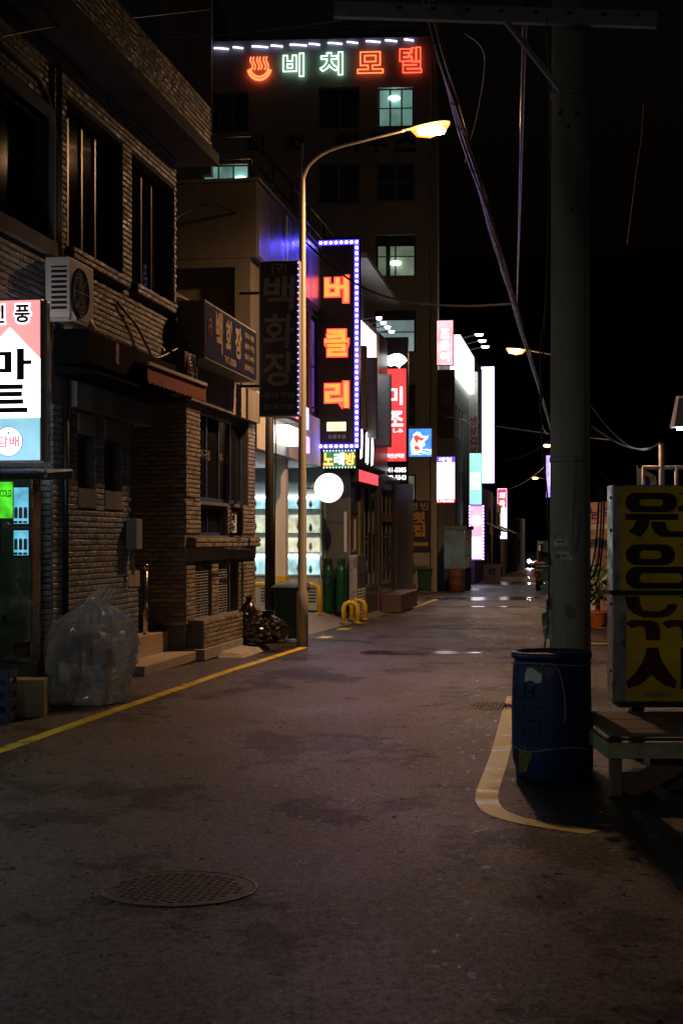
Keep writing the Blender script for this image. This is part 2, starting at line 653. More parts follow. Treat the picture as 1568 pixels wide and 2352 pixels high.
a, b_ = G(0, 1725), G(700, 1487)
strip([a + (b_ - a) * (k / 20) for k in range(-16, 21)], 0.14)
for x, y, l in ((746, 1464, .62), (790, 1445, .62), (830, 1431, .6), (864, 1420, .58), (892, 1411, .56)):
    c = G(x, y)
    d = Vector((SA + .02, CA, 0)) * l / 2
    strip([c - d, c + d], 0.24)
strip(smooth_path([G(910, 1410), G(950, 1396), G(985, 1383), G(1014, 1372)]), 0.16)
strip(smooth_path([G(1180, 1600), G(1171, 1636), G(1149, 1730), G(1126, 1798), G(1117, 1832), G(1127, 1857), G(1153, 1873), G(1204, 1888), G(1272, 1900), G(1361, 1914)]), 0.155)
strip([G(1330, 1478), G(1450, 1480)], 0.12)
strip([G(1330, 1440), G(1450, 1446)], 0.12)

# paved apron that ramps up to the shops, floor of the open bay behind it
ap = [(27.2, 0.40), (30, .46), (33, .52), (36, .60), (40, .7), (44, .75), (48.2, .55)]
mb = MB()
for s, n in ap:
    Y = s * CA
    for nn, dz in ((n + .12, 0.008), (n * .45, .16), (0.0, .25), (-3.4, .27)):
        p = fac(s, nn)
        mb.v.append((p.x, p.y, gz(p.y) + dz))
mb.f = [(4 * i + k, 4 * i + k + 1, 4 * i + k + 5, 4 * i + k + 4) for i in range(len(ap) - 1) for k in range(3)]
struct(mb.build('pavement', M_pave))
# drain channel across the street
M_wet = mat('wet drain', (0.01, 0.01, 0.011), 0.12, var=0.3, scale=3, spec=0.8)
da, db = G(980, 1393), G(1420, 1396)
dd = Vector((0, 0.16, 0))
struct(sheet('drain_channel', [da + dd * 1.2, db + dd], [da - dd, db - dd], M_wet, 0.006))
# thin film of water in the hollow beyond the drain
M_pud = mat('standing water', (0.012, 0.013, 0.014), 0.16, var=0.3, scale=2, spec=0.7, bump=0.0015, bscale=9)
def puddle(cx, cy, rx, ry, seed):
    c = G(cx, cy)
    mb = MB()
    rnd = random.Random(seed)
    k = 40
    ph = [rnd.uniform(0, 6.28) for _ in range(4)]
    for i in range(k):
        t = 2 * math.pi * i / k
        q = 1 + .22 * math.sin(2 * t + ph[0]) + .16 * math.sin(3 * t + ph[1]) + .12 * math.sin(5 * t + ph[2]) + .07 * math.sin(9 * t + ph[3])
        x, y = c.x + rx * q * math.cos(t), c.y + ry * q * math.sin(t)
        mb.v.append((x, y, gz(y) + 0.005))
    mb.f = [tuple(range(k))]
    return struct(mb.build('puddle', M_pud))
puddle(1120, 1375, 1.6, 2.2, 1)
puddle(1060, 1352, 1.1, 3.0, 2)
puddle(1190, 1340, 1.3, 5.0, 3)
puddle(948, 1500, .75, .55, 4)

# manhole covers
def manhole(loc, r, label):
    t = thing('manhole_cover', label, 'manhole cover', loc, 0.3, 'manhole covers in the road')
    MB().lathe([(r, -.004), (r, .004), (r - .004, .006), (r - .02, .006), (r - .028, .003)], 48).build('rim', mat('cast iron', (0.016, 0.015, 0.015), 0.55, 0.3, var=0.4, scale=20, rvar=.15), t, smooth=True)
    mb = MB().lathe([(r - .028, .003), (r * .5, .004), (.001, .004)], 48)
    mb.build('lid', MATS['cast iron'], t)
    bmb = MB()
    st = r / 8.2
    k = 0
    for i in range(-9, 10):
        for j in range(-9, 10):
            x, y = (i + (.5 if j % 2 else 0)) * st, j * st
            if math.hypot(x, y) < r - .08:
                a = .36 * st
                bmb.hexa([(x - a, y - a * .6, .003), (x + a, y - a * .6, .003), (x + a, y + a * .6, .003), (x - a, y + a * .6, .003),
                          (x - a * .7, y - a * .4, .007), (x + a * .7, y - a * .4, .007), (x + a * .7, y + a * .4, .007), (x - a * .7, y + a * .4, .007)])
    o = bmb.build('tread_studs', MATS['cast iron'], t)
    o['kind'] = 'stuff'
    return t
manhole(G(410, 2041), 0.40, 'large round studded manhole cover in the near road, left of centre')
manhole(G(1140, 1622), 0.36, 'round manhole cover in the road left of the blue barrel')
manhole(G(948, 1500), 0.34, 'far manhole cover lying in a wet patch of road')

# ------------------------------------------------------------------ brick building with upper windows (left)
S1 = fs(403)
bA = house_thing('brick_building', 'grey split-brick two storey building with wide roof overhang at far left', 'building', 15.0)
J0, J1 = fs(118), fs(296)           # ground floor wall
w1 = (13.4, fs(112), 4.95, 6.28)
w2 = (fs(152), fs(278), 5.02, 6.66)
w3 = (fs(301), fs(397), 5.02, 6.66)
Z1 = 3.92                            # underside of the upper storey
ZT = 7.10
UH = [w1, w2, w3]
wmb = MB()
wall(wmb, -4.0, S1, Z1, ZT, UH, 0.0, 0.3)
wmb.box(-4.0, S1, 0.3, 5.0, Z1, Z1 + .2).box(-4.0, S1, .3, 5.0, ZT - .1, ZT)
wmb.box(S1 - .25, S1, .3, 5.0, Z1 + .2, ZT - .1)
wmb.build('wall', M_mortar, bA)
g_holes = [(fs(178), fs(214), 2.33, 2.95), (fs(239), fs(274), 2.33, 2.95)]
gmb = MB()
wall(gmb, J0, J1, 0, Z1, g_holes, 0.0, 0.3)
gmb.box(J0, J0 + .3, .3, 4.0, 0, Z1).box(J1 - .25, J1, .3, 4.0, 0, Z1)
gmb.build('ground_floor_wall', M_mortar, bA)
# the open mart under the upper storey: glazed front, shelves, ceiling tubes
M_clear = bpy.data.materials.new('clear shop glass')
M_clear.use_nodes = True
_nt = M_clear.node_tree
_mx, _tr, _gl = _nt.nodes.new('ShaderNodeMixShader'), _nt.nodes.new('ShaderNodeBsdfTransparent'), _nt.nodes.new('ShaderNodeBsdfGlossy')
_gl.inputs['Roughness'].default_value = .03
_mx.inputs[0].default_value = .1
_nt.links.new(_tr.outputs[0], _mx.inputs[1])
_nt.links.new(_gl.outputs[0], _mx.inputs[2])
_nt.links.new(_mx.outputs[0], _nt.nodes['Material Output'].inputs['Surface'])
MB().box(-4.0, J0, 3.8, 4.0, 0, Z1).build('shop_back_wall', M_white, bA)
MB().box(-4.0, -3.8, .4, 3.8, 0, Z1).build('shop_side_wall', M_white, bA)
MB().box(14.3, 14.5, .4, 3.8, 0, Z1).build('shop_side_wall', M_white, bA)
MB().box(-3.8, 14.3, .45, 3.8, .02, .05).build('shop_floor', M_conc, bA)
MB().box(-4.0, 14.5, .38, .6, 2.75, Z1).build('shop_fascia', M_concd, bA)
window(bA, -3.8, 14.3, .1, 2.75, .42, M_alu, M_clear, cols=12, bar=.06)
M_ctube = emis('shop ceiling tube', (.70, .93, 1.0), 8)
for _s in (-2.6, -.6, 1.4, 3.4, 5.4, 7.4, 9.4, 11.2, 12.9):
    for _y in (.9, 2.3):
        _f = MB().box(_s - .62, _s + .62, _y - .1, _y + .1, 2.70, 2.76).build('ceiling_fitting', M_white, bA)
        MB().box(_s - .6, _s + .6, _y - .08, _y + .08, 2.67, 2.70).build('tube', M_ctube, _f)
for _z in (.4, .9, 1.4, 1.9):
    MB().box(-3.6, 14.1, 3.3, 3.75, _z, _z + .03).build('shelf', M_white, bA)
MB().box(J1, S1 + .7, 1.9, 2.1, 0, Z1).build('entrance_back_wall', M_concd, bA)
st = []
bricks(st, 'front', 13.0, S1, Z1, ZT, [(h[0] - .02, h[1] + .02, h[2] - .2, h[3] + .02) for h in UH] + [(fs(113), fs(121), Z1, 6.5)])
bricks(st, 'front', J0, J1, 0.0, 3.22, [(h[0] - .03, h[1] + .03, h[2] - .24, h[3] + .26) for h in g_holes])
bricks(st, 'end', 0.0, 1.2, 0.0, Z1, off=J0)
for h in (w2, w3):                   # brick sills and jambs
    bricks(st, 'front', h[0] - .02, h[1] + .05, 4.87, 5.004, off=-.085)
bricks(st, 'front', 11.0, S1, 7.26, 7.80, off=-.50)    # parapet on the overhang
bricks(st, 'end', 0.02, 1.6, Z1, ZT, off=S1 + .0) if False else None
flush_bricks(st, bA, M_brick)
smb = MB()
for h in (w2, w3):
    smb.box(h[0] - .02, h[1] + .05, -.075, .12, 4.86, 5.005)
smb.build('sill', M_mortar, bA)
# rendered frame of the near window
MB().box(w1[0], w1[1] + .16, -.07, .1, w1[2] - .16, w1[2]).build('sill', M_conc, bA)
MB().box(w1[1], w1[1] + .15, -.06, .1, w1[2], w1[3]).build('jamb', M_conc, bA)
MB().box(w1[0], w1[1] + .15, -.06, .1, w1[3], w1[3] + .1).build('lintel', M_conc, bA)
for h, n in ((w1, 6), (w2, 4), (w3, 4)):
    window(bA, h[0], h[1], h[2], h[3], 0.16, M_frame, M_glass, cols=n, bar=0.055)
for h in g_holes:
    window(bA, h[0], h[1], h[2], h[3], 0.12, M_alu, M_glass, cols=2, bar=0.03)
    for zz0, zz1 in ((h[3], h[3] + .24), (h[2] - .22, h[2])):
        rb = MB()
        x = h[0] - .03
        rb.box(h[0] - .03, h[1] + .03, -.012, 0.0, zz0, zz1)
        while x < h[1] + .01:
            rb.box(x, x + .016, -.03, -.012, zz0, zz1)
            x += .03
        rb.build('ribbed_panel', M_conc, bA)
# ribbed concrete band over the ground floor wall
rb = MB()
B0, B1 = fs(152), fs(330)
rb.box(B0, B1, -.10, .3, 3.22, 3.60)
x = B0 + .01
while x < B1 - .02:
    rb.box(x, x + .02, -.125, -.10, 3.225, 3.595)
    x += .04
rb.build('ribbed_band', M_conc, bA)
# roof slab with overhang
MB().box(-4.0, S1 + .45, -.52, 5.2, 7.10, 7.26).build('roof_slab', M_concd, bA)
MB().box(-4.0, S1, -.49, -.3, 7.26, 7.82).build('parapet', M_mortar, bA)
# drain pipe and cable conduits down the corner
pm = MB()
sp = fs(124)
pm.tube([(sp, -.06, 6.9), (sp, -.06, 4.9), (sp + .12, -.07, 4.65), (sp + .18, -.07, 4.3)], .035, 8)
pm.build('drain_pipe', M_grey, bA, smooth=True)
pm = MB().tube([(fs(141), -.05, Z1), (fs(141), -.05, 0.0)], .035, 8)
pm.build('drain_pipe', M_black, bA, smooth=True)
pm = MB().tube([(13, -.03, 6.62), (fs(80), -.03, 6.6), (fs(100), -.03, 6.5), (fs(110), -.04, 6.35), (fs(117), -.05, 6.1)], .025, 6)
pm.build('conduit', M_grey, bA, smooth=True)
MB().tube([(fs(152), -.03, 3.6), (fs(152), -.035, 2.4), (fs(149), -.03, 2.0)], .012, 6).build('cable', M_white, bA)

# dark shop canopy over the entrance
M_matblk = mat('matt black board', (.006, .006, .007), .95, var=.2, spec=.05)  # even near-black, very rough, low specular
cn = house_thing('shop_canopy', 'dark unlit canopy box over the brick building entrance', 'canopy', fs(175))
c0, c1 = fs(190, .45), fs(395, .45)
MB().box(c0, c1, -.5, -.12, 3.62, 3.98).build('box', M_matblk, cn, bevel=.01)
MB().hexa([(c0, -.62, 3.5), (c1, -.62, 3.5), (c1, -.13, 3.5), (c0, -.13, 3.5), (c0, -.62, 3.53), (c1, -.62, 3.53), (c1, -.13, 3.61), (c0, -.13, 3.61)]).build('valance', M_matblk, cn)
MB().box(fs(265, .5), fs(272, .5), -.508, -.5, 3.72, 3.95).build('poster', mat('pink poster', (.5, .2, .25), .6, var=.8, scale=16), cn)

# first air conditioner
def aircon(s0, z0, L_, D, H, label, m_body):
    t = house_thing('air_conditioner', label, 'air conditioner', s0, z0)
    MB().box(s0, s0 + L_, -.05 - D, -.05, z0 + .04, z0 + H).build('casing', m_body, t, bevel=.012)
    y0 = -.05 - D
    bk = MB().box(s0 - .004, s0, y0 + .03, -.12, z0 + .1, z0 + H - .1)
    g = bk.build('side_grille', M_black, t)
    for i in range(9):
        z = z0 + .1 + (H - .24) * i / 8
        MB().box(s0 - .016, s0 - .003, y0 + .02, -.11, z, z + .022).build('slat', m_body, t)
    MB().lathe([(.0, -.004), (.24, -.004), (.26, -.02), (.27, 0)], 28, (s0 + L_ * .42, y0, z0 + H * .5), 'y').build('fan_recess', M_black, t)
    fg = MB()
    for r in (.06, .11, .16, .21, .25):
        pts = [(s0 + L_ * .42 + r * math.cos(k * math.pi / 12), y0 - .022, z0 + H * .5 + r * math.sin(k * math.pi / 12)) for k in range(25)]
        fg.tube(pts, .005, 4, False)
    for k in range(4):
        a = k * math.pi / 4
        fg.bar((s0 + L_ * .42 - .25 * math.cos(a), y0 - .024, z0 + H * .5 - .25 * math.sin(a)), (s0 + L_ * .42 + .25 * math.cos(a), y0 - .024, z0 + H * .5 + .25 * math.sin(a)), .008)
    fg.build('fan_guard', M_grey, t)
    br = MB()
    for s in (s0 + .08, s0 + L_ - .1):
        br.bar((s, 0, z0 + .02), (s, y0 - .05, z0 + .02), .035)
        br.bar((s, 0, z0 + .62), (s, y0 - .03, z0 + .03), .03)
    br.bar((s0, y0 + .02, z0 + .025), (s0 + L_, y0 + .02, z0 + .025), .03)
    br.build('bracket', M_galv, t)
    hs = [(s0 + L_ - .02, y0 + .1, z0 + .5), (s0 + L_ + .12, y0 + .08, z0 + .48), (s0 + L_ + .22, y0 + .1, z0 + .32), (s0 + L_ + .2, y0 + .14, z0 + .12), (s0 + L_ + .02, y0 + .2, z0 + .06)]
    MB().tube(smooth_path([Vector(h) for h in hs]), .028, 8).build('hose', M_white, t, smooth=True)
    return t
aircon(fs(160, .2) - .35, 4.06, .8, .27, .68, 'white air conditioner bracketed to the brick wall above the mart sign', M_white)
aircon(fs(404, .2) - .1, 3.75, .7, .3, .55, 'dark old air conditioner above the red awning', M_dark)

# red awning
aw = house_thing('awning', 'faded red awning with white edge over the dark entrance', 'awning', fs(338, .6), 3.0)
a0, a1 = fs(336, .65), fs(470, .65)
za0, za1 = fz(836, a0, .65), fz(886, a1, .65)
n = 14
mb = MB()
M_red = mat('red canvas', (0.30, 0.055, 0.03), 0.7, var=0.25, scale=5)
for i in range(n):
    p, q = i / n, (i + 1) / n
    s_a, s_b = a0 + (a1 - a0) * p, a0 + (a1 - a0) * q
    z_a, z_b = za0 + (za1 - za0) * p, za0 + (za1 - za0) * q
    bow = 0
    mb.add([(s_a, -.66 - bow, z_a), (s_b, -.66 - bow, z_b), (s_b, -.67, z_b - .2), ((s_a + s_b) / 2, -.672, (z_a + z_b) / 2 - .225), (s_a, -.67, z_a - .2)], [(0, 1, 2, 3, 4)])
mb.build('valance', M_red, aw)
MB().hexa([(a0, -.66, za0 - .02), (a1, -.66, za1 - .02), (a1, .1, za1 + .18), (a0, .1, za0 + .18), (a0, -.66, za0), (a1, -.66, za1), (a1, .1, za1 + .2), (a0, .1, za0 + .2)]).build('roof_sheet', M_red, aw)
MB().bar((a0, -.675, za0 + .012), (a1, -.675, za1 + .012), .03, .04).build('edge_bar', M_white, aw)

# entrance steps, low wall, hand rail
stp = house_thing('entrance_steps', 'speckled tile steps up into the dark entrance', 'steps', 20.4)
M_terr = mat('terrazzo', (0.33, 0.27, 0.21), 0.45, var=0.45, scale=40)
MB().box(fs(318, .1), fs(452, .12), -.18, 1.2, 0, .13).build('landing', M_terr, stp, bevel=.006)
MB().box(fs(318, .1), fs(440), .25, 1.6, .13, .42).build('step', M_terr, stp, bevel=.006)
MB().box(fs(300), fs(440), .75, 1.8, .42, .74).build('step', M_terr, stp, bevel=.006)
lw = house_thing('low_wall', 'low brick side wall with ribbed cap beside the entrance steps', 'wall', fs(296))
L0, L1 = J1 + .01, fs(320)
MB().box(L0, L1, .03, .25, 0, 1.32).build('core', M_mortar, lw)
st = []
bricks(st, 'front', L0, L1, 0, 1.14, off=.03)
flush_bricks(st, lw, M_brick)
MB().box(L0, L1 + .02, 0, .27, 1.14, 1.34).build('cap', M_conc, lw)
hr = house_thing('handrail', 'stainless steel handrail post with ball top on the tile landing', 'handrail', 21.6, .13)
ps, py = 21.35, .32
MB().tube([(ps, py, .14), (ps, py, 1.3)], .035, 14).build('post', M_steel, hr, smooth=True)
MB().lathe([(.0, -.05), (.03, -.042), (.05, 0), (.035, .038), (0, .05)], 16, (ps, py, 1.36)).build('ball', M_steel, hr, smooth=True)
MB().lathe([(.06, 0), (.06, .01), (.036, .02)], 16, (ps, py, .13)).build('foot_plate', M_steel, hr, smooth=True)
MB().tube([(ps - .03, py + .02, 1.24), (19.9, 1.0, 1.9)], .026, 10).build('sloping_rail', M_steel, hr, smooth=True)
# electricity meter box
eb = house_thing('meter_box', 'grey electricity meter box at the entrance corner of the brick wall', 'meter box', J1 - .3, 1.5)
MB().box(J1 - .24, J1 + .02, -.17, -.03, 1.62, 2.0).build('case', M_grey, eb, bevel=.01)
MB().lathe([(.0, -.07), (.05, -.07), (.07, -.03), (.07, 0)], 16, (J1 + .02, -.1, 1.84), 'x').build('dial_glass', M_steel, eb)
MB().tube([(J1 - .1, -.08, 1.62), (J1 - .1, -.08, 1.3)], .025, 8).build('conduit', M_grey, eb)
MB().tube([(J1 - .02, -.05, 2.0), (J1 - .02, -.05, 3.2)], .018, 6).build('cable', M_black, eb)

# ------------------------------------------------------------------ restaurant: brick front with blue sign
R0, R1 = fs(425), fs(584)
bR = house_thing('restaurant_building', 'brick fronted restaurant with tall dark windows and louvred vents', 'building', R0)
tw = (fs(458), fs(568), 2.32, 3.72)
lw1 = (fs(459), fs(521), 1.80, 2.27)
lw2 = (fs(531), fs(556), 1.80, 2.27)
v1 = (fs(447), fs(484), .54, 1.44)
v2 = (fs(500), fs(527), .54, 1.44)
v3 = (fs(528), fs(546), .54, 1.44)
H = [tw, lw1, lw2, v1, v2, v3]
mb = MB()
wall(mb, R0, R1, 0, 4.9, H, 0, .3)
mb.box(R0, R0 + .3, .3, 5, 0, 4.9).box(R0, R1, .3, 5, 4.8, 4.95).box(R1 - .2, R1, .3, 5, 0, 4.8)
mb.build('wall', M_mortar, bR)
MB().box(R0 + .3, R1 - .2, 1.2, 1.3, 0, 4.8).build('inner_wall', M_dark, bR)
st = []
bricks(st, 'front', R0, R1, .5, 3.75, [(h[0] - .01, h[1] + .01, h[2] - .01, h[3] + .01) for h in H] + [(R0, R1, 1.40, 1.80), (R0, R0 + .5, 2.28, 2.33)])
bricks(st, 'front', R0 + .1, R1 - .5, .16, .56, off=-.24)
bricks(st, 'front', R0 + .1, R1 - .1, 1.62, 1.76, off=-.12)
bricks(st, 'end', 0, 1.9, .5, 3.75, off=R0)
flush_bricks(st, bR, M_brick2)
MB().box(R0 + .1, R1 - .5, -.23, 0, .05, .565).box(R0 + .1, R1 - .1, -.11, 0, 1.61, 1.775).build('brick_ledge', M_mortar, bR)
MB().box(R0 - .05, R1 - .3, -.30, 0, 0, .155).build('base_kerb', M_conc, bR)
MB().box(R0, R1, -.03, 0, 1.42, 1.61).build('concrete_strip', M_conc, bR)
MB().box(R0 - .02, R1, -.10, .0, 3.76, 4.28).build('fascia', M_conc, bR)
M_bluef = mat('blue window frame', (0.03, 0.05, 0.16), .4, var=.2, scale=6)
window(bR, *tw, .1, M_bluef, M_glass, cols=4, bar=.07)
window(bR, *lw1, .1, M_bluef, M_glass, cols=2, bar=.05)
window(bR, *lw2, .1, M_bluef, M_glass, cols=1, bar=.04)
M_lou = mat('grey louvre', (.25, .27, .28), .4, .3, var=.2, scale=8)
for v in (v1, v2):
    fr = MB().box(v[0], v[0] + .03, .04, .1, v[2], v[3]).box(v[1] - .03, v[1], .04, .1, v[2], v[3]).box((v[0] + v[1]) / 2 - .02, (v[0] + v[1]) / 2 + .02, .038, .1, v[2], v[3]).box(v[0], v[1], .1, .12, v[2], v[3])
    lv = fr.build('louvre_vent', M_lou, bR)
    k = 20
    for i in range(k):
        z = v[2] + .02 + (v[3] - v[2] - .04) * i / k
        MB().hexa([(v[0] + .03, .03, z), (v[1] - .03, .03, z), (v[1] - .03, .09, z + .026), (v[0] + .03, .09, z + .026), (v[0] + .03, .03, z + .006), (v[1] - .03, .03, z + .006), (v[1] - .03, .09, z + .032), (v[0] + .03, .09, z + .032)]).build('slat', M_lou, lv)
MB().box(v3[0], v3[1], .2, .22, v3[2], v3[3]).build('recess_panel', M_dark, bR)
# menu words on the windows
M_decal = mat('faded window decal', (.2, .17, .14), .7, var=.2, scale=10)
letter('window_lettering', '아구찜', (tw[0] + tw[1]) / 2 - .95, 3.05, .62, .15, M_decal, bR, .1, .0)
letter('window_lettering', '아구탕', (tw[0] + tw[1]) / 2 + .3, 3.05, .62, .15, M_decal, bR, .1, .0)
pl = MB().box(lw2[0] + .12, lw2[1] - .12, .06, .09, 1.85, 2.2).build('menu_board', M_white, bR)
letter('lettering', '메\n뉴', (lw2[0] + lw2[1]) / 2, 2.02, .2, .28, M_dark, pl, .06, .02)
# small grab rail on the ledge
MB().tube([(fs(517, .2), -.2, 1.60), (fs(575, .2), -.2, 1.58)], .014, 8).build('rail', M_steel, bR)

# blue restaurant sign above
sg = house_thing('shop_sign', 'unlit navy blue restaurant sign board above the brick front, angled supports', 'sign', R0, 4.2)
q0, q1 = fs(471, .45), fs(588, .45)
M_navy = mat('navy sign face', (0.014, 0.016, 0.045), .35, var=.3, scale=2.5)
M_cream = mat('cream lettering', (0.20, 0.165, 0.11), .6, var=.15, scale=8)
MB().box(q0, q1, -.45, -.05, 4.28, 5.10).build('cabinet', M_grey, sg, bevel=.008)
fc_ = MB().box(q0 + .03, q1 - .03, -.458, -.45, 4.31, 5.07).build('face', M_navy, sg)
wq = q1 - q0
for ch, u, hh, ww in (('(구)', .07, .26, .22), ('백', .23, .62, .42), ('화', .42, .54, .46), ('장', .60, .5, .44)):
    letter('letter', ch, q0 + wq * u, 4.74, ww, hh, M_cream if ch != '(구)' else mat('dull red lettering', (.14, .05, .06), .6), sg, -.458, .035)
letter('lettering', '747-3088', q0 + wq * .44, 4.40, .75, .11, M_cream, sg, -.458, .02)
for i, w_ in enumerate(('생아구탕', '생아구찜', '생아구수육', '물메기탕')):
    letter('lettering', w_, q0 + wq * .83, 4.93 - i * .165, .66, .1, M_cream, sg, -.458, .02)
sup = MB()
sup.bar((q0 + .5, -.25, 5.08), (q0 + 1.6, .9, 5.62), .05).bar((q0 + .9, -.25, 5.08), (q0 + 2.2, .9, 5.75), .025).bar((q0, .0, 4.6), (R0 - .7, .3, 4.35), .05)
sup.build('support_bar', M_galv, sg)

# ------------------------------------------------------------------ signs that stick out from the house line
def sign_at(name, label, x0, x1, y0, y1, Y, depth=.16, rot=SROT, frame=None, face=None, group=None, bar=.03):
    c = P((x0 + x1) / 2, y1, Y)
    w, h = (x1 - x0) / K * Y, (y1 - y0) / K * Y
    t = thing(name, label, 'sign', c, rot, group)
    t['_w'], t['_h'] = w, h
    MB().box(-w / 2, w / 2, -depth / 2, depth / 2, 0, h).build('cabinet', frame or M_grey, t, bevel=.01)
    if face:
        MB().box(-w / 2 + bar, w / 2 - bar, -depth / 2 - .006, -depth / 2, bar, h - bar).build('face', face, t)
    t['_f'] = -depth / 2 - .006
    # arms back to the wall
    b = MB()
    for zz in (h * .2, h * .8):
        b.bar((-w / 2 - .35, 0, zz), (-w / 2, 0, zz), .04)
    b.build('wall_arm', M_dark, t)
    return t, w, h, -depth / 2 - .006

# tall unlit navy sign
t, w, h, f = sign_at('projecting_sign', 'tall unlit dark navy sign with grey brush letters in front of street lamp pole', 597, 690, 600, 957, 25.0, .2, face=mat('navy blank', (.05, .052, .075), .4, var=.2, scale=2))
M_gl = mat('dull grey lettering', (.30, .30, .31), .6, var=.15)
letter('letter', '(구)', 0, h * .945, .25, .17, M_gl, t, f, .015)
for ch, u in (('백', .79), ('화', .545), ('장', .305)):
    letter('letter', ch, 0, h * u, w * .78, .56, M_gl, t, f, .02, shear=.05)
letter('lettering', '생아구탕', 0, h * .135, w * .8, .1, M_gl, t, f, .015)
letter('lettering', '물메기탕', 0, h * .06, w * .8, .1, M_gl, t, f, .015)
M_ledv = emis('violet led', (.30, .22, 1.0), 5)
M_ledb = emis('blue led', (.14, .10, 1.0), 9)
M_ledw = emis('white blue led', (.6, .6, 1.0), 12)
M_ledr = emis('red led', (1.0, .12, .08), 5)
bulb = bpy.data.meshes.new('led_bulb')
_b = MB().lathe([(0.0, -.022), (.012, -.02), (.022, -.012), (.024, 0)], 8, ax='y')
bulb.from_pydata(_b.v, [], _b.f)
_b2 = {}
def bulbs(pts, root, m, y, r=1.0, name='led_bulb'):
    key = m.name
    if key not in _b2:
        me = bulb.copy()
        me.materials.append(m)
        _b2[key] = me
    for x, z in pts:
        share(name, _b2[key], root, (x, y, z), scale=(r, r, r))
for k in range(26):
    bulbs([(w / 2 - .014, h * (k + .5) / 26)], t, (M_ledv, M_ledv, M_ledb, M_ledr if k in (13, 19, 20) else M_ledv)[k % 4], f, .5)

# dark post carrying it
pp = thing('sign_post', 'black painted steel post standing under the unlit navy sign', 'post', fac(26.9, .28, gz(26.6)), 0)
pz = Vector((0, 0, 0))
MB().tube([(0, 0, 0), (0, 0, 3.0), (0, 0, 4.6)], [.085, .075, .07], 14).build('shaft', M_dark, pp, smooth=True)
MB().tube(smooth_path([Vector((.09, -.02, .6)), Vector((.09, -.02, 1.9)), Vector((.1, -.02, 2.6)), Vector((.11, -.01, 3.3)), Vector((.08, 0, 4.4))]), .014, 6).build('cable', M_black, pp)

# mart sign: backlit box, top red, middle white house shape, bottom blue
t = thing('mart_sign', 'backlit mart sign with red top and blue base at the left edge', 'sign', P(31, 1061, 14.6), SROT)
w, h = .62, 1.545
MB().box(-w / 2, w / 2, -.09, .16, 0, h).build('cabinet', M_alu, t, bevel=.008)
M_sw = emis('backlit white', (.97, .98, 1.0), 4.2)
M_sr = emis('backlit red', (1.0, .34, .34), 1.25, .1, 3)
M_sb = emis('backlit blue', (.32, .66, .82), 1.1, .15, 4)
x0, x1 = -w / 2 + .012, w / 2 - .012
zb, zr, zp = .415, .95, 1.12
MB().poly([(x0, .012), (x1, .012), (x1, zb), (x0, zb)], -.097, -.09).build('blue_panel', M_sb, t)
MB().poly([(x0, zb), (x1, zb), (x1, zr + .03), (0, zr + .33), (x0, zr + .03)], -.097, -.09).build('white_panel', M_sw, t)
MB().poly([(x1, zr + .03), (x1, h - .012), (x0, h - .012), (x0, zr + .03), (0, zr + .33)], -.097, -.09).build('red_panel', M_sr, t)
for nm_, ps_, m_ in (('blue_panel', [(x0, .012), (x1, .012), (x1, zb), (x0, zb)], M_sb), ('white_panel', [(x0, zb), (x1, zb), (x1, zr + .03), (0, zr + .33), (x0, zr + .03)], M_sw), ('red_panel', [(x1, zr + .03), (x1, h - .012), (x0, h - .012), (x0, zr + .03), (0, zr + .33)], M_sr)):
    MB().poly(ps_, .16, .167).build(nm_, m_, t)
M_ink = mat('blue black ink', (.022, .018, .06), .5, var=.1)
M_ink2 = mat('slate ink', (.055, .06, .085), .5, var=.1)
M_ho = emis('letter outline white', (1, .97, 1), 2.0)
for ch, cx in (('신', -.128), ('풍', .128)):
    letter('letter_outline', ch, cx, 1.405, .185, .205, M_ho, t, -.097, .075, depth=.003)
    letter('letter', ch, cx, 1.405, .152, .172, M_ink, t, -.1005, .03, depth=.003)
letter('letter', '마', .0, .925, .44, .30, M_ink2, t, -.097, .03, depth=.004)
letter('letter', '트', -.02, .60, .40, .27, M_ink2, t, -.097, .035, depth=.004)
MB().lathe([(0, -.004), (.137, -.004), (.137, 0)], 36, (-.01, -.0975, .19), 'y').build('round_badge', M_sw, t)
MB().lathe([(.133, -.0062), (.143, -.0062), (.143, -.0012), (.133, -.0012)], 40, (-.01, -.0975, .19), 'y').build('badge_ring', emis('badge blue', (.18, .34, .75), .8), t)
letter('lettering', '담배', -.01, .19, .215, .11, emis('badge pink', (.95, .22, .34), .9), t, -.102, .035, depth=.003)
letter('lettering', 'CIGARETTES', -.01, .108, .17, .02, M_ink2, t, -.102, .01, depth=.003)
MB().poly([(-.03, .26), (-.01, .295), (.01, .26)], -.1045, -.102).build('badge_mark', MATS['badge blue'], t)
MB().box(w / 2, w / 2 + .03, -.02, .0, -.15, h).build('side_conduit', M_galv, t)
# small corrugated rain hood under it
t = thing('rain_hood', 'small blue lit corrugated plastic hood above the vending machine', 'hood', P(20, 1092, 14.9), SROT)
mb = MB()
for i in range(22):
    x = -.5 + i * .048
    mb.hexa([(x, -.45, 0), (x + .024, -.45, .02), (x + .024, .3, .07), (x, .3, .05), (x, -.45, .004), (x + .024, -.45, .024), (x + .024, .3, .074), (x, .3, .054)])
    mb.hexa([(x + .024, -.45, .02), (x + .048, -.45, 0), (x + .048, .3, .05), (x + .024, .3, .07), (x + .024, -.45, .024), (x + .048, -.45, .004), (x + .048, .3, .054), (x + .024, .3, .074)])
mb.build('corrugated_sheet', mat('blue plastic', (.12, .2, .5), .35, var=.2), t)  # blue light falling on the hood is put into its colour
MB().box(-.5, .56, .26, .3, -.03, .05).build('batten', M_grey, t)

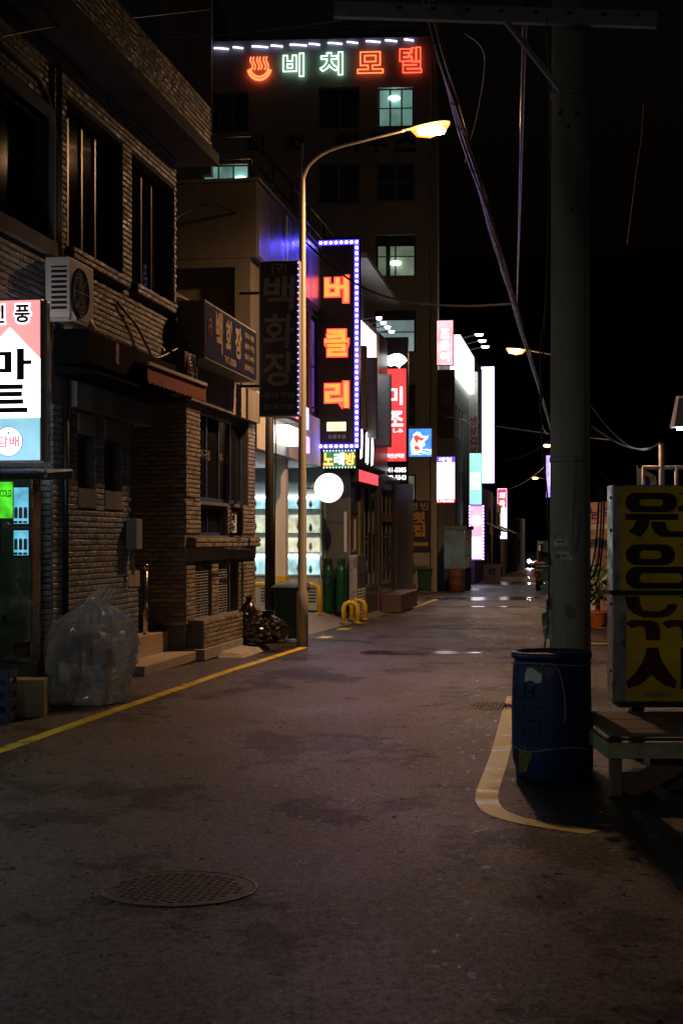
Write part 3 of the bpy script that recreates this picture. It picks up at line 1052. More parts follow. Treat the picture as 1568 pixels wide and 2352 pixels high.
# vending machine
t = thing('vending_machine', 'steel drink vending machine with lit green and blue panels at left edge', 'vending machine', P(77, 1236, 16.0) + Vector((-.49, 0.04, -CH + .45)), SROT)
wv = .98
MB().box(-wv / 2, wv / 2, 0, .26, 0, 1.95).build('cabinet', mat('brushed steel', (.34, .35, .37), .22, .95, var=.25, scale=4, rvar=.14), t, bevel=.012)
MB().box(-wv / 2 - .2, wv / 2 + .02, -.12, .26, -.45, 0).build('plinth', M_concd, t)
dg = MB().box(-.42, .275, -.012, 0, 1.52, 1.90).build('green_panel', emis('green panel', (.10, .85, .03), .75, .7, 7), t)
letter('lettering', 'HOT & COLD', .13, 1.78, .27, .075, M_dark, dg, -.012, .02, depth=.003)
M_cy = emis('cyan display', (.16, .58, .80), .85, .5, 7)
for z0_, z1_ in ((1.44, 1.86), (1.11, 1.41)):
    p_ = MB().box(.285, .465, -.016, 0, z0_, z1_).build('display_window', M_black, t, bevel=.006)
    MB().box(.295, .455, -.022, -.016, z0_ + .02, z1_ - .02).build('display_light', M_cy, p_)
    for k in range(3):
        MB().box(.30 + k * .052, .34 + k * .052, -.034, -.022, z0_ + .025, z0_ + .05).build('button', M_steel, p_)
        MB().lathe([(0, 0), (.019, .004), (.019, .10), (.014, .12), (0, .12)], 10, (.322 + k * .052, -.03, z0_ + .075)).build('drink_can', mat('can %d' % k, ((.10, .2, .3), (.35, .08, .05), (.12, .12, .14))[k], .35), p_)
MB().box(-.05, .14, -.014, 0, 1.12, 1.5).build('bill_panel', M_black, t, bevel=.006)
MB().lathe([(0, -.03), (.035, -.03), (.04, 0)], 16, (.21, 0, 1.44), 'y').build('coin_slot', M_steel, t)
MB().lathe([(0, -.02), (.03, -.02), (.034, 0)], 16, (.33, 0, .82), 'y').build('lock', M_steel, t)
MB().box(.02, .10, -.01, 0, .3, .5).build('label_plate', M_white, t)
MB().box(.16, .20, -.012, 0, .42, .5).build('latch', M_black, t)
cr_ = MB().box(.31, .46, -.05, 0, .08, .22).build('coin_return', M_dark, t)
MB().hexa([(.33, -.10, .06), (.46, -.10, .06), (.46, -.05, .06), (.33, -.05, .06), (.33, -.09, .09), (.46, -.09, .09), (.46, -.05, .16), (.33, -.05, .16)]).build('flap', M_rust, cr_)

# clear sack of rubbish
def sack(name, label, loc, W_, dep, H, seed, material, shape, fold=.1, nu=110, nv=60, jit=0.0):
    """crumpled bag; shape rows are (height share, sideways shift, half width), all scaled by W_"""
    t = thing(name, label, 'rubbish bag', loc, 0)
    mb = MB()
    jr = random.Random(seed)
    hs = [q[0] for q in shape]
    for j in range(nv + 1):
        tt = j / nv
        cx_ = float(np.interp(tt, hs, [q[1] for q in shape])) * W_
        hw = float(np.interp(tt, hs, [q[2] for q in shape]))
        for i in range(nu):
            a = 2 * math.pi * i / nu
            ca_, sa_ = math.cos(a), math.sin(a)
            nz = mnoise.noise(Vector((ca_ * 1.5, sa_ * 1.5, tt * 1.5 + seed)))
            rg = abs(mnoise.noise(Vector((ca_ * 3.2 + seed, sa_ * 3.2, tt * 1.3 + .4 * nz))))
            rg2 = abs(mnoise.noise(Vector((ca_ * 6.5 - seed, sa_ * 6.5, tt * 3.0))))
            cr = abs(mnoise.noise(Vector((ca_ * 9, sa_ * 9 + seed, tt * 12))))
            r = hw * (1 + fold * .9 * nz + fold * 1.5 * (.25 - rg) + fold * .5 * (.2 - rg2) - fold * .12 * cr)
            x = cx_ + W_ * r * ca_
            y = dep * r * sa_
            jj = jit if 0 < j < nv else 0
            jr.random()
            mb.v.append((x + jr.uniform(-jj, jj), y + jr.uniform(-jj, jj), max(.004, H * tt + (.02 * nz + jr.uniform(-jj, jj) if 0 < j < nv else 0))))
    for j in range(nv):
        for i in range(nu):
            i2 = (i + 1) % nu
            q_ = (j * nu + i, j * nu + i2, (j + 1) * nu + i2, (j + 1) * nu + i)
            mb.f += [q_] if not jit else ([q_[:3], (q_[0], q_[2], q_[3])] if (i + j) % 2 else [q_[:2] + q_[3:], q_[1:]])
    mb.f.append(tuple(range(nv * nu, (nv + 1) * nu)))
    mb.f.append(tuple(range(nu - 1, -1, -1)))
    mb.build('film', material, t, smooth=not jit)
    return t
def film(name, color, rough, alpha):
    m = mat(name, color, rough, var=.2, scale=8, bump=.008, bscale=9)
    for n_ in m.node_tree.nodes:
        if n_.type == 'TEX_NOISE' and abs(n_.inputs['Scale'].default_value - 9) < .1:
            n_.noise_type = 'RIDGED_MULTIFRACTAL'
            n_.inputs['Scale'].default_value = 3.2
            n_.inputs['Roughness'].default_value = .5
    m.node_tree.nodes['Principled BSDF'].inputs['Alpha'].default_value = alpha
    m.node_tree.nodes['Principled BSDF'].inputs['Specular IOR Level'].default_value = .8
    return m
M_film = film('clear polythene', (.62, .62, .64), .10, .44)
M_blkfilm = film('black polythene', (.012, .012, .013), .2, 1.0)
bp = G(208, 1618)
bag = sack('rubbish_bag', 'large clear plastic sack of rubbish standing by the yellow line', (bp.x - .08, bp.y + .25, 0), 1.14, .9, 1.22, 3, M_film, [(0, -.03, .40), (.04, -.02, .42), (.12, 0, .40), (.25, 0, .44), (.5, .01, .42), (.68, .03, .35), (.8, .06, .22), (.86, .07, .10), (.91, .12, .13), (1, .20, .11)], fold=.26, nu=72, nv=36, jit=.0065)
rnd = random.Random(4)
for i in range(18):
    a = rnd.uniform(0, 6.28)
    z = rnd.uniform(.05, .62)
    q = MB().hexa([(math.cos(a + k) * .1 * rnd.uniform(.6, 1.2), math.sin(a + k) * .1 * rnd.uniform(.6, 1.2), -.08 + rnd.uniform(-.03, .03)) for k in (0, 1.57, 3.14, 4.71)] +
                  [(math.cos(a + k) * .1 * rnd.uniform(.6, 1.2), math.sin(a + k) * .1 * rnd.uniform(.6, 1.2), .08 + rnd.uniform(-.03, .03)) for k in (0, 1.57, 3.14, 4.71)])
    o = q.build('waste', (M_card, M_dark, M_white, M_dark, M_grey, M_red)[i % 6], bag)
    o.location = (.24 * math.cos(a * 3), .2 * math.sin(a * 3), z + .06)
# broken plastic chair back poking out behind it
ch = thing('plastic_chair', 'grey plastic chair back poking up behind the clear sack', 'chair', (bp.x - .17, bp.y + .72, 0), .3)
mb = MB()
pts = [(-.16, .62), (-.17, .8), (-.14, .96), (-.06, 1.06), (.06, 1.06), (.14, .96), (.17, .8), (.16, .62)]
for s in range(len(pts) - 1):
    mb.bar((pts[s][0], 0, pts[s][1]), (pts[s + 1][0], 0, pts[s + 1][1]), .04, .05)
mb.build('back_frame', M_grey, ch, bevel=.01)
for k in (-.08, -.027, .027, .08):
    MB().box(k - .015, k + .015, -.01, .01, .6, 1.04).build('slat', M_grey, ch)
MB().box(-.2, .2, -.36, .02, .42, .46).build('seat', M_grey, ch)
for sx in (-.18, .18):
    for sy in (-.33, 0):
        MB().bar((sx, sy, 0), (sx * .92, sy, .62 if sy == 0 else .42), .035).build('leg', M_grey, ch)
# cardboard box and crate at the left edge
c = G(50, 1648)
t = thing('cardboard_box', 'plain cardboard box on the ground at left edge of the street', 'box', (c.x, c.y + .2, 0), .1)
MB().box(-.16, .2, -.2, .2, 0, .36).build('carton', M_card, t)
MB().hexa([(-.16, -.2, .362), (.2, -.2, .362), (.2, -.01, .362), (-.16, -.01, .362), (-.16, -.2, .366), (.2, -.2, .366), (.2, -.01, .366), (-.16, -.01, .366)]).build('flap', M_card, t)
c = G(5, 1660)
t = thing('bottle_crate', 'dark blue plastic bottle crate at the left edge in front of vending machine', 'crate', (c.x - .1, c.y, 0), -.05)
M_crate = mat('blue crate plastic', (.03, .04, .10), .4, var=.2)
MB().box(-.2, .2, -.14, .14, 0, .03).build('base', M_crate, t)
for zz in (.03, .16, .29, .42):
    for (a_, b__) in (((-.2, -.14), (.2, -.14)), ((-.2, .14), (.2, .14)), ((-.2, -.14), (-.2, .14)), ((.2, -.14), (.2, .14))):
        MB().bar((*a_, zz + .04), (*b__, zz + .04), .02, .07).build('side_rail', M_crate, t)
for sx in (-.19, .19):
    for sy in (-.13, .13):
        MB().box(sx - .015, sx + .015, sy - .015, sy + .015, .03, .5).build('corner_post', M_crate, t)

# bin, black bags and box by the lamp
c = G(661, 1478)
def wheelie(label, loc, rot, s=1.0, m=None):
    t = thing('wheeled_bin', label, 'bin', loc, rot, 'wheeled bins along the shops')
    m = m or mat('dark green plastic', (.012, .045, .032), .45, var=.25, scale=5)
    a, b__, hh = .28 * s, .30 * s, .95 * s
    MB().hexa([(-a * .8, -b__ * .8, .06), (a * .8, -b__ * .8, .06), (a * .8, b__ * .8, .06), (-a * .8, b__ * .8, .06), (-a, -b__, hh), (a, -b__, hh), (a, b__, hh), (-a, b__, hh)]).build('body', m, t, bevel=.02)
    MB().box(-a - .03, a + .03, -b__ - .03, b__ + .03, hh - .06, hh - .01).build('rim', m, t, bevel=.01)
    MB().hexa([(-a - .04, -b__ - .05, hh), (a + .04, -b__ - .05, hh), (a + .04, b__ + .04, hh + .02), (-a - .04, b__ + .04, hh + .02), (-a + .02, -b__ + .02, hh + .05), (a - .02, -b__ + .02, hh + .05), (a - .02, b__, hh + .09), (-a + .02, b__, hh + .09)]).build('lid', m, t, bevel=.01)
    for sx in (-1, 1):
        MB().lathe([(0, -.02), (.09 * s, -.02), (.1 * s, 0), (.09 * s, .02), (0, .02)], 16, (sx * a * .85, b__ * .75, .1 * s), 'x').build('wheel', M_black, t)
    return t
wheelie('dark green wheeled bin beside the street lamp pole', (c.x + .04, c.y + .35, gz(25)), -.1)
c = Vector((-1.22, 25.4, 0))
for (dx, dy, z, rx, hh, sd, lab) in ((0, 0, .12, .34, .52, 8, 'black rubbish bag slumped against the green bin'), (-.3, .2, .12, .2, .74, 12, 'black rubbish bag by the restaurant corner catching red light')):
    sack('black_bag', lab, (c.x + dx, c.y + dy - .9, z + gz(25)), rx, rx * .9, hh, sd, M_blkfilm, [(0, 0, .85), (.08, 0, 1.0), (.35, 0, 1.0), (.62, 0, .8), (.8, .05, .4), (.88, .05, .14), (1, .1, .3)], fold=.3, nu=34, nv=18, jit=.012)
t = thing('cardboard_carton', 'flat printed cardboard carton on the kerb below the black bag', 'box', (G(570, 1476).x, G(570, 1476).y, 0), .12)
MB().box(-.26, .24, -.15, .15, 0, .17).build('carton', M_card, t, bevel=.004)
MB().box(-.2, .0, -.153, -.15, .03, .13).build('print', mat('red print', (.4, .1, .06), .8), t)
t = thing('concrete_block', 'small concrete block on the pavement edge beside the carton', 'block', (G(625, 1478).x, G(625, 1478).y + .1, 0), .05)
MB().box(-.26, .26, -.16, .16, 0, .12).build('slab', M_conc, t, bevel=.01)
MB().box(.14, .26, -.14, .1, .12, .2).build('lip', M_conc, t, bevel=.01)
t = thing('kerb_ramp', 'low uneven concrete ramp on the ground below the restaurant wall', 'ramp', (G(520, 1500).x + .15, 22.9, 0), FROT)
MB().hexa([(-.2, -.22, -.03), (1.9, -.2, -.03), (1.9, .3, -.03), (-.2, .3, -.03), (-.1, -.16, .03), (1.8, -.12, .03), (1.8, .28, .06), (-.1, .28, .06)]).build('slab', M_conc, t)

# ------------------------------------------------------------------ street lamps
def street_lamp(label, base, head_dir, arm, H, tilt=.12, power=900, hue=(1.0, .52, .24), lens=None, bulb_m=None, wide=False):
    t = thing('street_lamp', label, 'street lamp', base, math.atan2(head_dir[1], head_dir[0]), 'street lamps')
    m_post = mat('yellowed lamp post', (.42, .40, .34), .5, .2, var=.2, scale=4, streak=True)
    MB().tube([(0, 0, 0), (0, 0, .9), (0, 0, .95), (0, 0, H - 1.0), (0, 0, H - .35), (0, 0, H + .25)], [.10, .10, .075, .055, .05, .02], 16).build('post', m_post, t, smooth=True)
    pts = smooth_path([Vector((0, 0, H - .35)), Vector((.12, 0, H - .1)), Vector((.45, 0, H + .12)), Vector((arm * .6, 0, H + .26)), Vector((arm, 0, H + .40))], 6)
    MB().tube(pts, [.045 - .02 * i / (len(pts) - 1) for i in range(len(pts))], 10).build('arm', m_post, t, smooth=True)
    hx, hz = arm, H + .4
    hd = MB()
    prof = []
    secs = [(0, .05, .04), (.14, .09, .06), (.3, .15, .07), (.52, .17, .07), (.68, .13, .05), (.74, .05, .02)]
    for dx, ry, rz_ in secs:
        for k in range(12):
            a = math.pi * k / 11
            prof.append((hx + dx, ry * math.cos(a), hz + dx * tilt + rz_ * math.sin(a)))
    hd.v = prof
    hd.f = [(i * 12 + k, i * 12 + k + 1, (i + 1) * 12 + k + 1, (i + 1) * 12 + k) for i in range(5) for k in range(11)]
    head = hd.build('lamp_head', M_grey, t, smooth=True)
    ln = MB()
    secs2 = [(.10, .07, .02), (.2, .15, .14), (.42, .175, .20), (.66, .14, .14), (.74, .05, .04)]
    for dx, ry, rz_ in secs2:
        for k in range(12):
            a = math.pi * k / 11
            ln.v.append((hx + dx, ry * math.cos(a), hz + dx * tilt - .005 - rz_ * math.sin(a)))
    ln.f = [(i * 12 + k, i * 12 + k + 1, (i + 1) * 12 + k + 1, (i + 1) * 12 + k) for i in range(4) for k in range(11)]
    ln.build('lens', lens or M_lamp, head, smooth=True)
    ld = bpy.data.lights.new('sodium_light', 'SPOT')
    ld.energy = power
    ld.color = hue
    ld.spot_size = R(170 if wide else 162)
    ld.spot_blend = .3 if wide else 1.0
    ld.shadow_soft_size = .12
    MB().lathe([(0, -.24), (.06, -.2), (.085, 0), (.06, .2), (0, .24)], 14, (hx + .44, 0, hz - .03), 'x').build('bulb', bulb_m or M_bulbs, head, smooth=True)
    l2 = bpy.data.lights.new('bowl_spill', 'POINT')
    l2.energy = power * .042
    l2.color = hue
    l2.shadow_soft_size = .15
    o2 = bpy.data.objects.new('bowl_spill', l2)
    col.objects.link(o2)
    o2.parent = t
    o2.location = (hx + .45, 0, hz - .26)
    lo = bpy.data.objects.new('sodium_light', ld)
    col.objects.link(lo)
    lo.parent = t
    lo.location = (hx + .45, 0, hz - .2)
    return t
lb = G(694, 1485)
street_lamp('curved arm street lamp glowing orange above the road, nearest of the row', (lb.x, lb.y, gz(lb.y)), (CA, -SA), 1.72, 8.15, .14, 3000)
pc = fac(0, 0)
def lamp_right(x, y, Y, H, lab, pw):
    p = P(x, y, Y)
    d = Vector((-CA, SA, 0))
    base = p - d * 2.2
    street_lamp(lab, (base.x, base.y, gz(Y)), d, 1.75, p.z - gz(Y) - .42, .1, pw)
bl_ = fac(-9.5, .95, 0)
street_lamp('next street lamp of the row, standing behind the viewpoint', (bl_.x, bl_.y, 0), (CA, -SA), 1.72, 8.15, .14, 430, (1.0, .97, .80), emis('mercury lens', (1, .97, .85), 10), emis('mercury bulb', (1, .97, .85), 20), True)
lamp_right(1182, 803, 51.5, 8, 'orange street lamp reaching in from the right behind the utility pole', 2200)
lamp_right(1256, 1022, 98, 8, 'distant street lamp seen right beside the utility pole edge', 1000)
lamp_right(1228, 1097, 138, 8, 'farthest small street lamp at the end of the street', 1000)

# ------------------------------------------------------------------ karaoke building with open bay
B0_, B1_ = fs(590), 40.2
bB = house_thing('karaoke_building', 'cream rendered two storey shop building with open lit bay and roof rail', 'building', B0_)
ZS = 3.42
zt = 8.05
wb = [(fs(702), fs(722), 4.5, 6.6), (fs(727), fs(745), 4.5, 6.6), (36.0, 37.5, 4.5, 6.4), (38.0, 39.5, 4.5, 6.4)]
mb = MB()
wall(mb, B0_, B1_, ZS, 6.7, wb, .12, .4)
mb.box(B0_ + .25, B0_ + .5, .4, 6, ZS, 6.7)
mb.box(B0_, B1_, .4, 6, ZS, ZS + .15).box(B0_, B1_, .4, 6, 6.55, 6.7)
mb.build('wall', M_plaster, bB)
MB().box(B0_, B1_, .0, 6.2, 6.7, zt).build('parapet_band', M_plaster, bB, bevel=.015)
MB().box(B0_ - .05, B1_, -.05, 6.3, zt, zt + .06).build('coping', M_concd, bB)
M_purw = emis('violet lit window', (.30, .10, .75), .35, .5, 2)
M_redw = emis('red lit window', (.85, .06, .14), .4, .5, 2)
for i, hh in enumerate(wb):
    window(bB, *hh, .2, M_frame, (M_redw, M_purw, M_purw, M_glass)[i], cols=2, rows=2)
M_panel = mat('satin metal panel', (.34, .33, .36), .3, .75, var=.2, scale=1.2, rvar=.1, streak=True)
_s = B0_ + .02
while _s < B1_ - 1.2:
    MB().box(_s, _s + 1.28, -.03, .0, 6.74, 7.98).build('reflector_panel', M_panel, bB, bevel=.004)  # panels added to mirror the bulb sign's blue light
    _s += 1.3
# bay soffit beam, side wall, back
M_soff = mat('white soffit', (.6, .62, .6), .7, var=.15, scale=1.5)
MB().box(B0_ - .1, 34.4, -.02, .12, ZS - .08, 4.35).build('bay_beam', M_whitewall, bB)
MB().box(B0_ - .1, 34.4, .12, 3.4, ZS - .1, ZS - .01).build('bay_soffit', M_soff, bB)
MB().box(B0_, 34.6, 3.2, 3.4, gz(30), ZS - .1).build('bay_side_wall', M_whitewall, bB)
MB().box(34.4, 34.6, -.0, 3.2, gz(34) + .2, ZS - .1).build('bay_back_wall', mat('green grey wall', (.26, .34, .32), .7, var=.15), bB)
cs = fs(672)
cl = MB().box(cs - .14, cs + .14, .12, .38, gz(30) + .2, ZS - .1).build('column', M_whitewall, bB)
MB().box(cs - .15, cs + .15, .11, .39, gz(30) + .2, gz(30) + 1.1).build('hazard_band', M_yel, cl)
MB().box(B0_ + .02, B0_ + .3, .1, .4, 0.1, ZS - .1).build('corner_column', M_tan, bB)
# ceiling tube lights in the bay
M_tubew = emis('cool tube', (.78, 1.0, .96), 10)
for s in (29.5, 32.3):
    lt = MB().box(s - .6, s + .6, 1.3, 1.5, ZS - .15, ZS - .10).build('ceiling_light', M_white, bB)
    MB().box(s - .58, s + .58, 1.33, 1.47, ZS - .175, ZS - .15).build('tube', M_tubew, lt)
# roof rail
rl = MB()
for z in (zt + .42, zt + .82):
    rl.tube([(B0_ + .1, .12, z), (B1_ - .2, .12, z)], .022, 8)
    rl.tube([(B0_ + .1, .12, z), (B0_ + .1, 5.5, z)], .022, 8)
s = B0_ + .1
while s < B1_:
    rl.tube([(s, .12, zt + .05), (s, .12, zt + .82)], .022, 8)
    s += 1.9
rl.build('roof_rail', mat('glossy black rail', (.02, .02, .022), .22, .5, var=.1), bB, smooth=True)

# tank bank in the bay: three shelves of lit fish tanks facing the street mouth
tk = thing('fish_tank_bank', 'bank of brightly lit live fish tanks stacked inside the open bay', 'fish tank', fac(34.05, 0, gz(33.6) + .27), FROT - math.pi / 2 + math.pi / 2)
# local: x along the street, y into the house; tank fronts look back down the street (-x)
M_tank = emis('lit tank water', (.45, .80, .88), .8, .6, 4)
M_tanky = emis('lit tank warm', (.90, .95, .70), .65, .6, 5)
M_tglow = emis('tank tube', (.86, .84, 1.0), 9)
M_cab = mat('white cabinet', (.38, .43, .42), .4, var=.1, scale=4)
bk = MB().box(-.05, .25, .02, 3.0, 0, 2.85).build('rack', M_cab, tk)
rows_ = [(.02, .78, None), (.80, 1.22, M_tank), (1.30, 1.62, M_tanky), (1.72, 2.12, M_tanky), (2.25, 2.52, MATS['lit tank water']), (2.55, 2.80, None)]
for z0_, z1_, m in rows_:
    for k in range(3):
        y0_ = .06 + k * .98
        if m is None:
            p_ = MB().box(-.10, -.05, y0_, y0_ + .94, z0_, z1_).build('cabinet_door', M_cab, tk, bevel=.006)
            if z0_ < .1:
                for q in range(6):
                    MB().box(-.108, -.10, y0_ + .08, y0_ + .34, .2 + q * .07, .23 + q * .07).build('vent_slot', M_black, p_)
        else:
            p_ = MB().box(-.10, -.055, y0_, y0_ + .94, z0_, z1_).build('tank', m, tk)
            MB().box(-.13, -.10, y0_, y0_ + .94, z0_ - .03, z0_ + .01).build('sill', M_cab, p_)
            for q in range(3):
                yy = y0_ + .2 + q * .27
                MB().lathe([(0, -.10), (.035, -.05), (.045, 0), (.02, .08), (0, .1)], 8, (-.115, yy, z0_ + .12 + .03 * q)).build('fish', mat('grey fish', (.25, .22, .18), .4), p_)
    if m is not None and z0_ in (.80, 2.25):
        MB().box(-.16, -.12, .08, 2.9, z1_ - .03, z1_ + .02).build('light_tube', M_tglow, tk)

# yellow pipe guards
def hoop(label, p0, p1, H, r=.055):
    c = (Vector(p0) + Vector(p1)) / 2
    t = thing('pipe_guard', label, 'guard rail', (c.x, c.y, p0[2]), 0)
    d = (Vector(p1) - Vector(p0)) / 2
    d.z = 0
    u = d.normalized()
    q = .12
    pts = [-d, -d + Vector((0, 0, H - q)), -d + u * q * .3 + Vector((0, 0, H - q * .3)), -d + u * q + Vector((0, 0, H)), d - u * q + Vector((0, 0, H)), d - u * q * .3 + Vector((0, 0, H - q * .3)), d + Vector((0, 0, H - q)), d]
    MB().tube(pts, r, 12).build('hoop', M_yel, t, smooth=True)
    for e in (-d, d):
        MB().lathe([(r * 1.7, 0), (r * 1.7, .012), (r, .016)], 12, tuple(e)).build('foot_plate', M_yel, t)
z_ = gz(33) + .25
hoop('long yellow pipe guard rail in front of the fish tanks', fac(33.3, -2.3, z_), fac(33.3, .05, z_), .62)
for i, xx in enumerate((806, 824)):
    p = fac(fs(xx, .75), .75, 0)
    s_ = fs(xx, .75)
    hoop(('first', 'second')[i] + ' small yellow hoop guard at the steel cabinet, counting from the ' + 'gas bottles', fac(s_ - .2, .62, gz(35) + .1), fac(s_ - .2, .92, gz(35) + .08), .42, .05)

# ground floor block that steps forward
C0, C1 = 34.6, 47.6
NB = .5
bC = house_thing('seafood_restaurant', 'stone clad seafood restaurant front with steel doors beyond the open bay', 'building', C0)
M_stone = mat('polished grey stone', (.12, .135, .14), .3, var=.06, scale=5)
M_stone2 = mat('pinkish stone', (.24, .19, .185), .4, var=.05, scale=9)
zg = gz(36)
d1 = (fs(835, NB), fs(866, NB), .55, 3.05)
d2 = (fs(876, NB), fs(904, NB), .55, 3.05)
wn1 = (fs(801, NB), fs(822, NB), 1.45, 2.35)
mb = MB()
wall(mb, C0, C1, zg - .1, 3.42, [d1, d2, wn1], -NB, -NB + .3)
mb.box(C0, C0 + .3, -NB + .3, 3, zg - .1, 3.42)
mb.build('ground_floor_wall', M_stone, bC)
# stone slabs on the end face that looks down the street, with open joints
for j in range(3):
    MB().box(C0 - .025, C0, -NB + .004, .0, zg + .15 + j * 1.05, zg + .15 + j * 1.05 + 1.04).build('stone_slab', M_stone, bC, bevel=.004)
MB().box(C0 - .03, C0 + .35, -NB - .03, -NB, zg - .05, 1.35).box(C0 - .03, C0 + .12, -NB - .03, -NB, 1.35, 3.2).build('pink_stone_pier', M_stone2, bC)
for s_ in (fs(829, NB), fs(870, NB), fs(908, NB)):
    MB().box(s_ - .25, s_ + .25, -NB - .04, -NB, zg, 3.3).build('pilaster', M_stone2, bC)
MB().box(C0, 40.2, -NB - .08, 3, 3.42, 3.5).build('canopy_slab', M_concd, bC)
up = [(41.0, 43.0, 4.6, 6.2), (44.0, 46.0, 4.6, 6.2)]
mb = MB()
wall(mb, 40.2, C1, 3.42, 7.4, up, -.15, .2)
mb.box(40.2, 40.5, .2, 6, 3.5, 7.4).box(40.2, C1, .2, 6, 7.2, 7.4).box(C1 - .3, C1, .2, 6, 0, 7.2)
mb.build('upper_wall', M_stone2, bC)
for hh in up:
    window(bC, *hh, .0, M_frame, M_glass, cols=3, rows=1)
window(bC, *wn1, -NB + .05, M_white, M_glass, cols=2, bar=.05)
for d_ in (d1, d2):
    dr = window(bC, *d_, -NB + .08, mat('satin aluminium', (.5, .5, .5), .45, .4, var=.1), M_glass, cols=3, rows=2, bar=.06)
    for k in (.33, .66):
        MB().tube([(d_[0] + (d_[1] - d_[0]) * k, -NB - .02, .9), (d_[0] + (d_[1] - d_[0]) * k, -NB - .02, 1.9)], .018, 8).build('handle', M_steel, dr)
MB().box(d2[0], d2[1], -NB + .04, -NB + .06, 2.2, 2.42).build('orange_panel', mat('orange panel', (.5, .24, .08), .5), bC)
MB().box(fs(872, NB), fs(914, NB), -NB - .55, -NB - .04, zg, zg + .45).build('door_step', M_stone2, bC, bevel=.01)
# upper set-back and pale eave that catches the blue light
MB().box(37.6, 44.6, .8, 5.5, 7.4, 8.5).build('setback_wall', M_whitewall, bC)
MB().hexa([(37.4, -.5, 8.55), (44.8, -.45, 8.45), (44.8, 1.2, 8.6), (37.4, 1.2, 8.6), (37.4, -.5, 8.68), (44.8, -.45, 8.58), (44.8, 1.2, 8.75), (37.4, 1.2, 8.75)]).build('eave', M_whitewall, bC)
MB().box(fs(824, NB) - .1, fs(828.5, NB), -NB - .05, -NB - .002, zg + .3, 2.6).build('green_panel', mat('yellow green panel', (.25, .30, .08), .4, var=.1), bC)
# steel cabinet with louvres
cb = house_thing('steel_cabinet', 'tall steel cabinet with bright louvres against the stone front', 'cabinet', fs(804, .7), zg)
c0, c1 = fs(803, .55) , fs(823, .55)
MB().box(c0, c1, -NB - .22, -NB - .03, zg + .05, 1.38).build('case', M_alu, cb, bevel=.01)
for k in range(10):
    for q in (0, 1):
        a_ = c0 + .12 + q * (c1 - c0) * .45
        MB().hexa([(a_, -NB - .25, zg + .15 + k * .065), (a_ + .4, -NB - .25, zg + .15 + k * .065), (a_ + .4, -NB - .22, zg + .15 + k * .065), (a_, -NB - .22, zg + .15 + k * .065),
                   (a_, -NB - .23, zg + .18 + k * .065), (a_ + .4, -NB - .23, zg + .18 + k * .065), (a_ + .4, -NB - .22, zg + .18 + k * .065), (a_, -NB - .22, zg + .18 + k * .065)]).build('louvre', M_white, cb)
# gas cylinders
M_gas = mat('green gas bottle', (.008, .06, .03), .35, .2, var=.25, scale=6)
for i, (n_, ) in enumerate(((.08,), (.38,))):
    t = thing('gas_cylinder', ('left', 'right')[i] + ' green gas cylinder of the pair against the grey stone wall', 'gas cylinder', fac(34.25, n_, gz(34) + .24), 0, 'gas cylinders')
    MB().lathe([(0, 0), (.125, 0), (.13, .03), (.13, .92), (.10, 1.02), (.05, 1.07), (.05, 1.10), (0, 1.10)], 20).build('bottle', M_gas, t, smooth=True)
    MB().tube([(0, 0, 1.08), (0, 0, 1.18)], .02, 8).build('valve', M_steel, t)
    MB().lathe([(.09, 1.06), (.09, 1.19), (.08, 1.19), (.08, 1.06)], 16).build('collar', M_gas, t)
hp = smooth_path([fac(34.1, .1, 1.5), fac(34.0, -.05, 1.3), fac(34.0, 0, .85), fac(34.0, .15, .78), fac(34.0, .2, 1.0), fac(34.0, .05, 1.05)])
tag(MB().tube(hp, .014, 6).build('gas_hose', M_gas, smooth=True), 'thin green gas hose looped over the gas cylinders', 'hose')

# red lit strip on the canopy edge
t = house_thing('red_light_strip', 'glowing red fascia strip along the shop canopy edge', 'sign', 34.7, 3.0)
r0, r1 = 34.7, fs(868, .7)
MB().box(r0, r1, -.70, -.51, 3.02, 3.32).build('cabinet', M_dark, t)
MB().box(r0 + .02, r1 - .02, -.707, -.70, 3.04, 3.30).build('face', emis('red strip', (1.0, .10, .13), 1.1), t)
# white fascia above with lamps; their light is put into its face as glow
t = house_thing('lit_fascia_sign', 'overexposed white fascia sign with little spot lamps, right of the blue bulb sign', 'sign', 38.0, 4.5)
f0, f1 = fs(822, .35), fs(864, .35)
MB().box(f0, f1, -.35, -.15, 5.75, 7.05).build('face', emis('white fascia', (.96, .92, 1.0), 2.2, .35, 2.5), t)
for k in range(4):
    s_ = f0 + (f1 - f0) * (k + .7) / 4
    sp_ = MB().tube([(s_, -.3, 7.07), (s_, -.75, 7.13)], .015, 6).build('lamp_arm', M_dark, t)
    MB().lathe([(0, -.06), (.05, -.05), (.08, .0), (.07, .01), (0, .01)], 12, (s_, -.78, 7.11)).build('lamp', emis('spot lens', (.95, .9, 1), 10), sp_)

# ------------------------------------------------------------------ projecting signs along the shops
# tall black sign with bulbs
t, w, h, f = sign_at('bulb_sign', 'tall black sign with red neon letters and blue bulb border', 733, 827, 553, 1031, 33.2, .3, frame=mat('black sign', (.012, .012, .014), .35, var=.2), face=None)
f = -.15
M_neonr = emis('neon red', (1.0, .05, .04), 3.0)
M_neony = emis('neon orange core', (1.0, .20, .03), 2.6)
for ch, u in (('버', .762), ('클', .505), ('리', .256)):
    letter('letter_glow', ch, -.04, h * u, .56, .62, M_neonr, t, f, .08, depth=.02)
    letter('letter', ch, -.04, h * u, .51, .57, M_neony, t, f - .022, .025, depth=.02)
r_ = .055
nt_ = 7
bulbs([(-w / 2 + .05 + (w - .1) * k / nt_, h - .06) for k in range(nt_ + 1)], t, M_ledw, f, 1.35)
bulbs([(-w / 2 + .05 + (w - .1) * k / nt_, .05) for k in range(nt_ + 1)], t, M_ledw, f, 1.35)
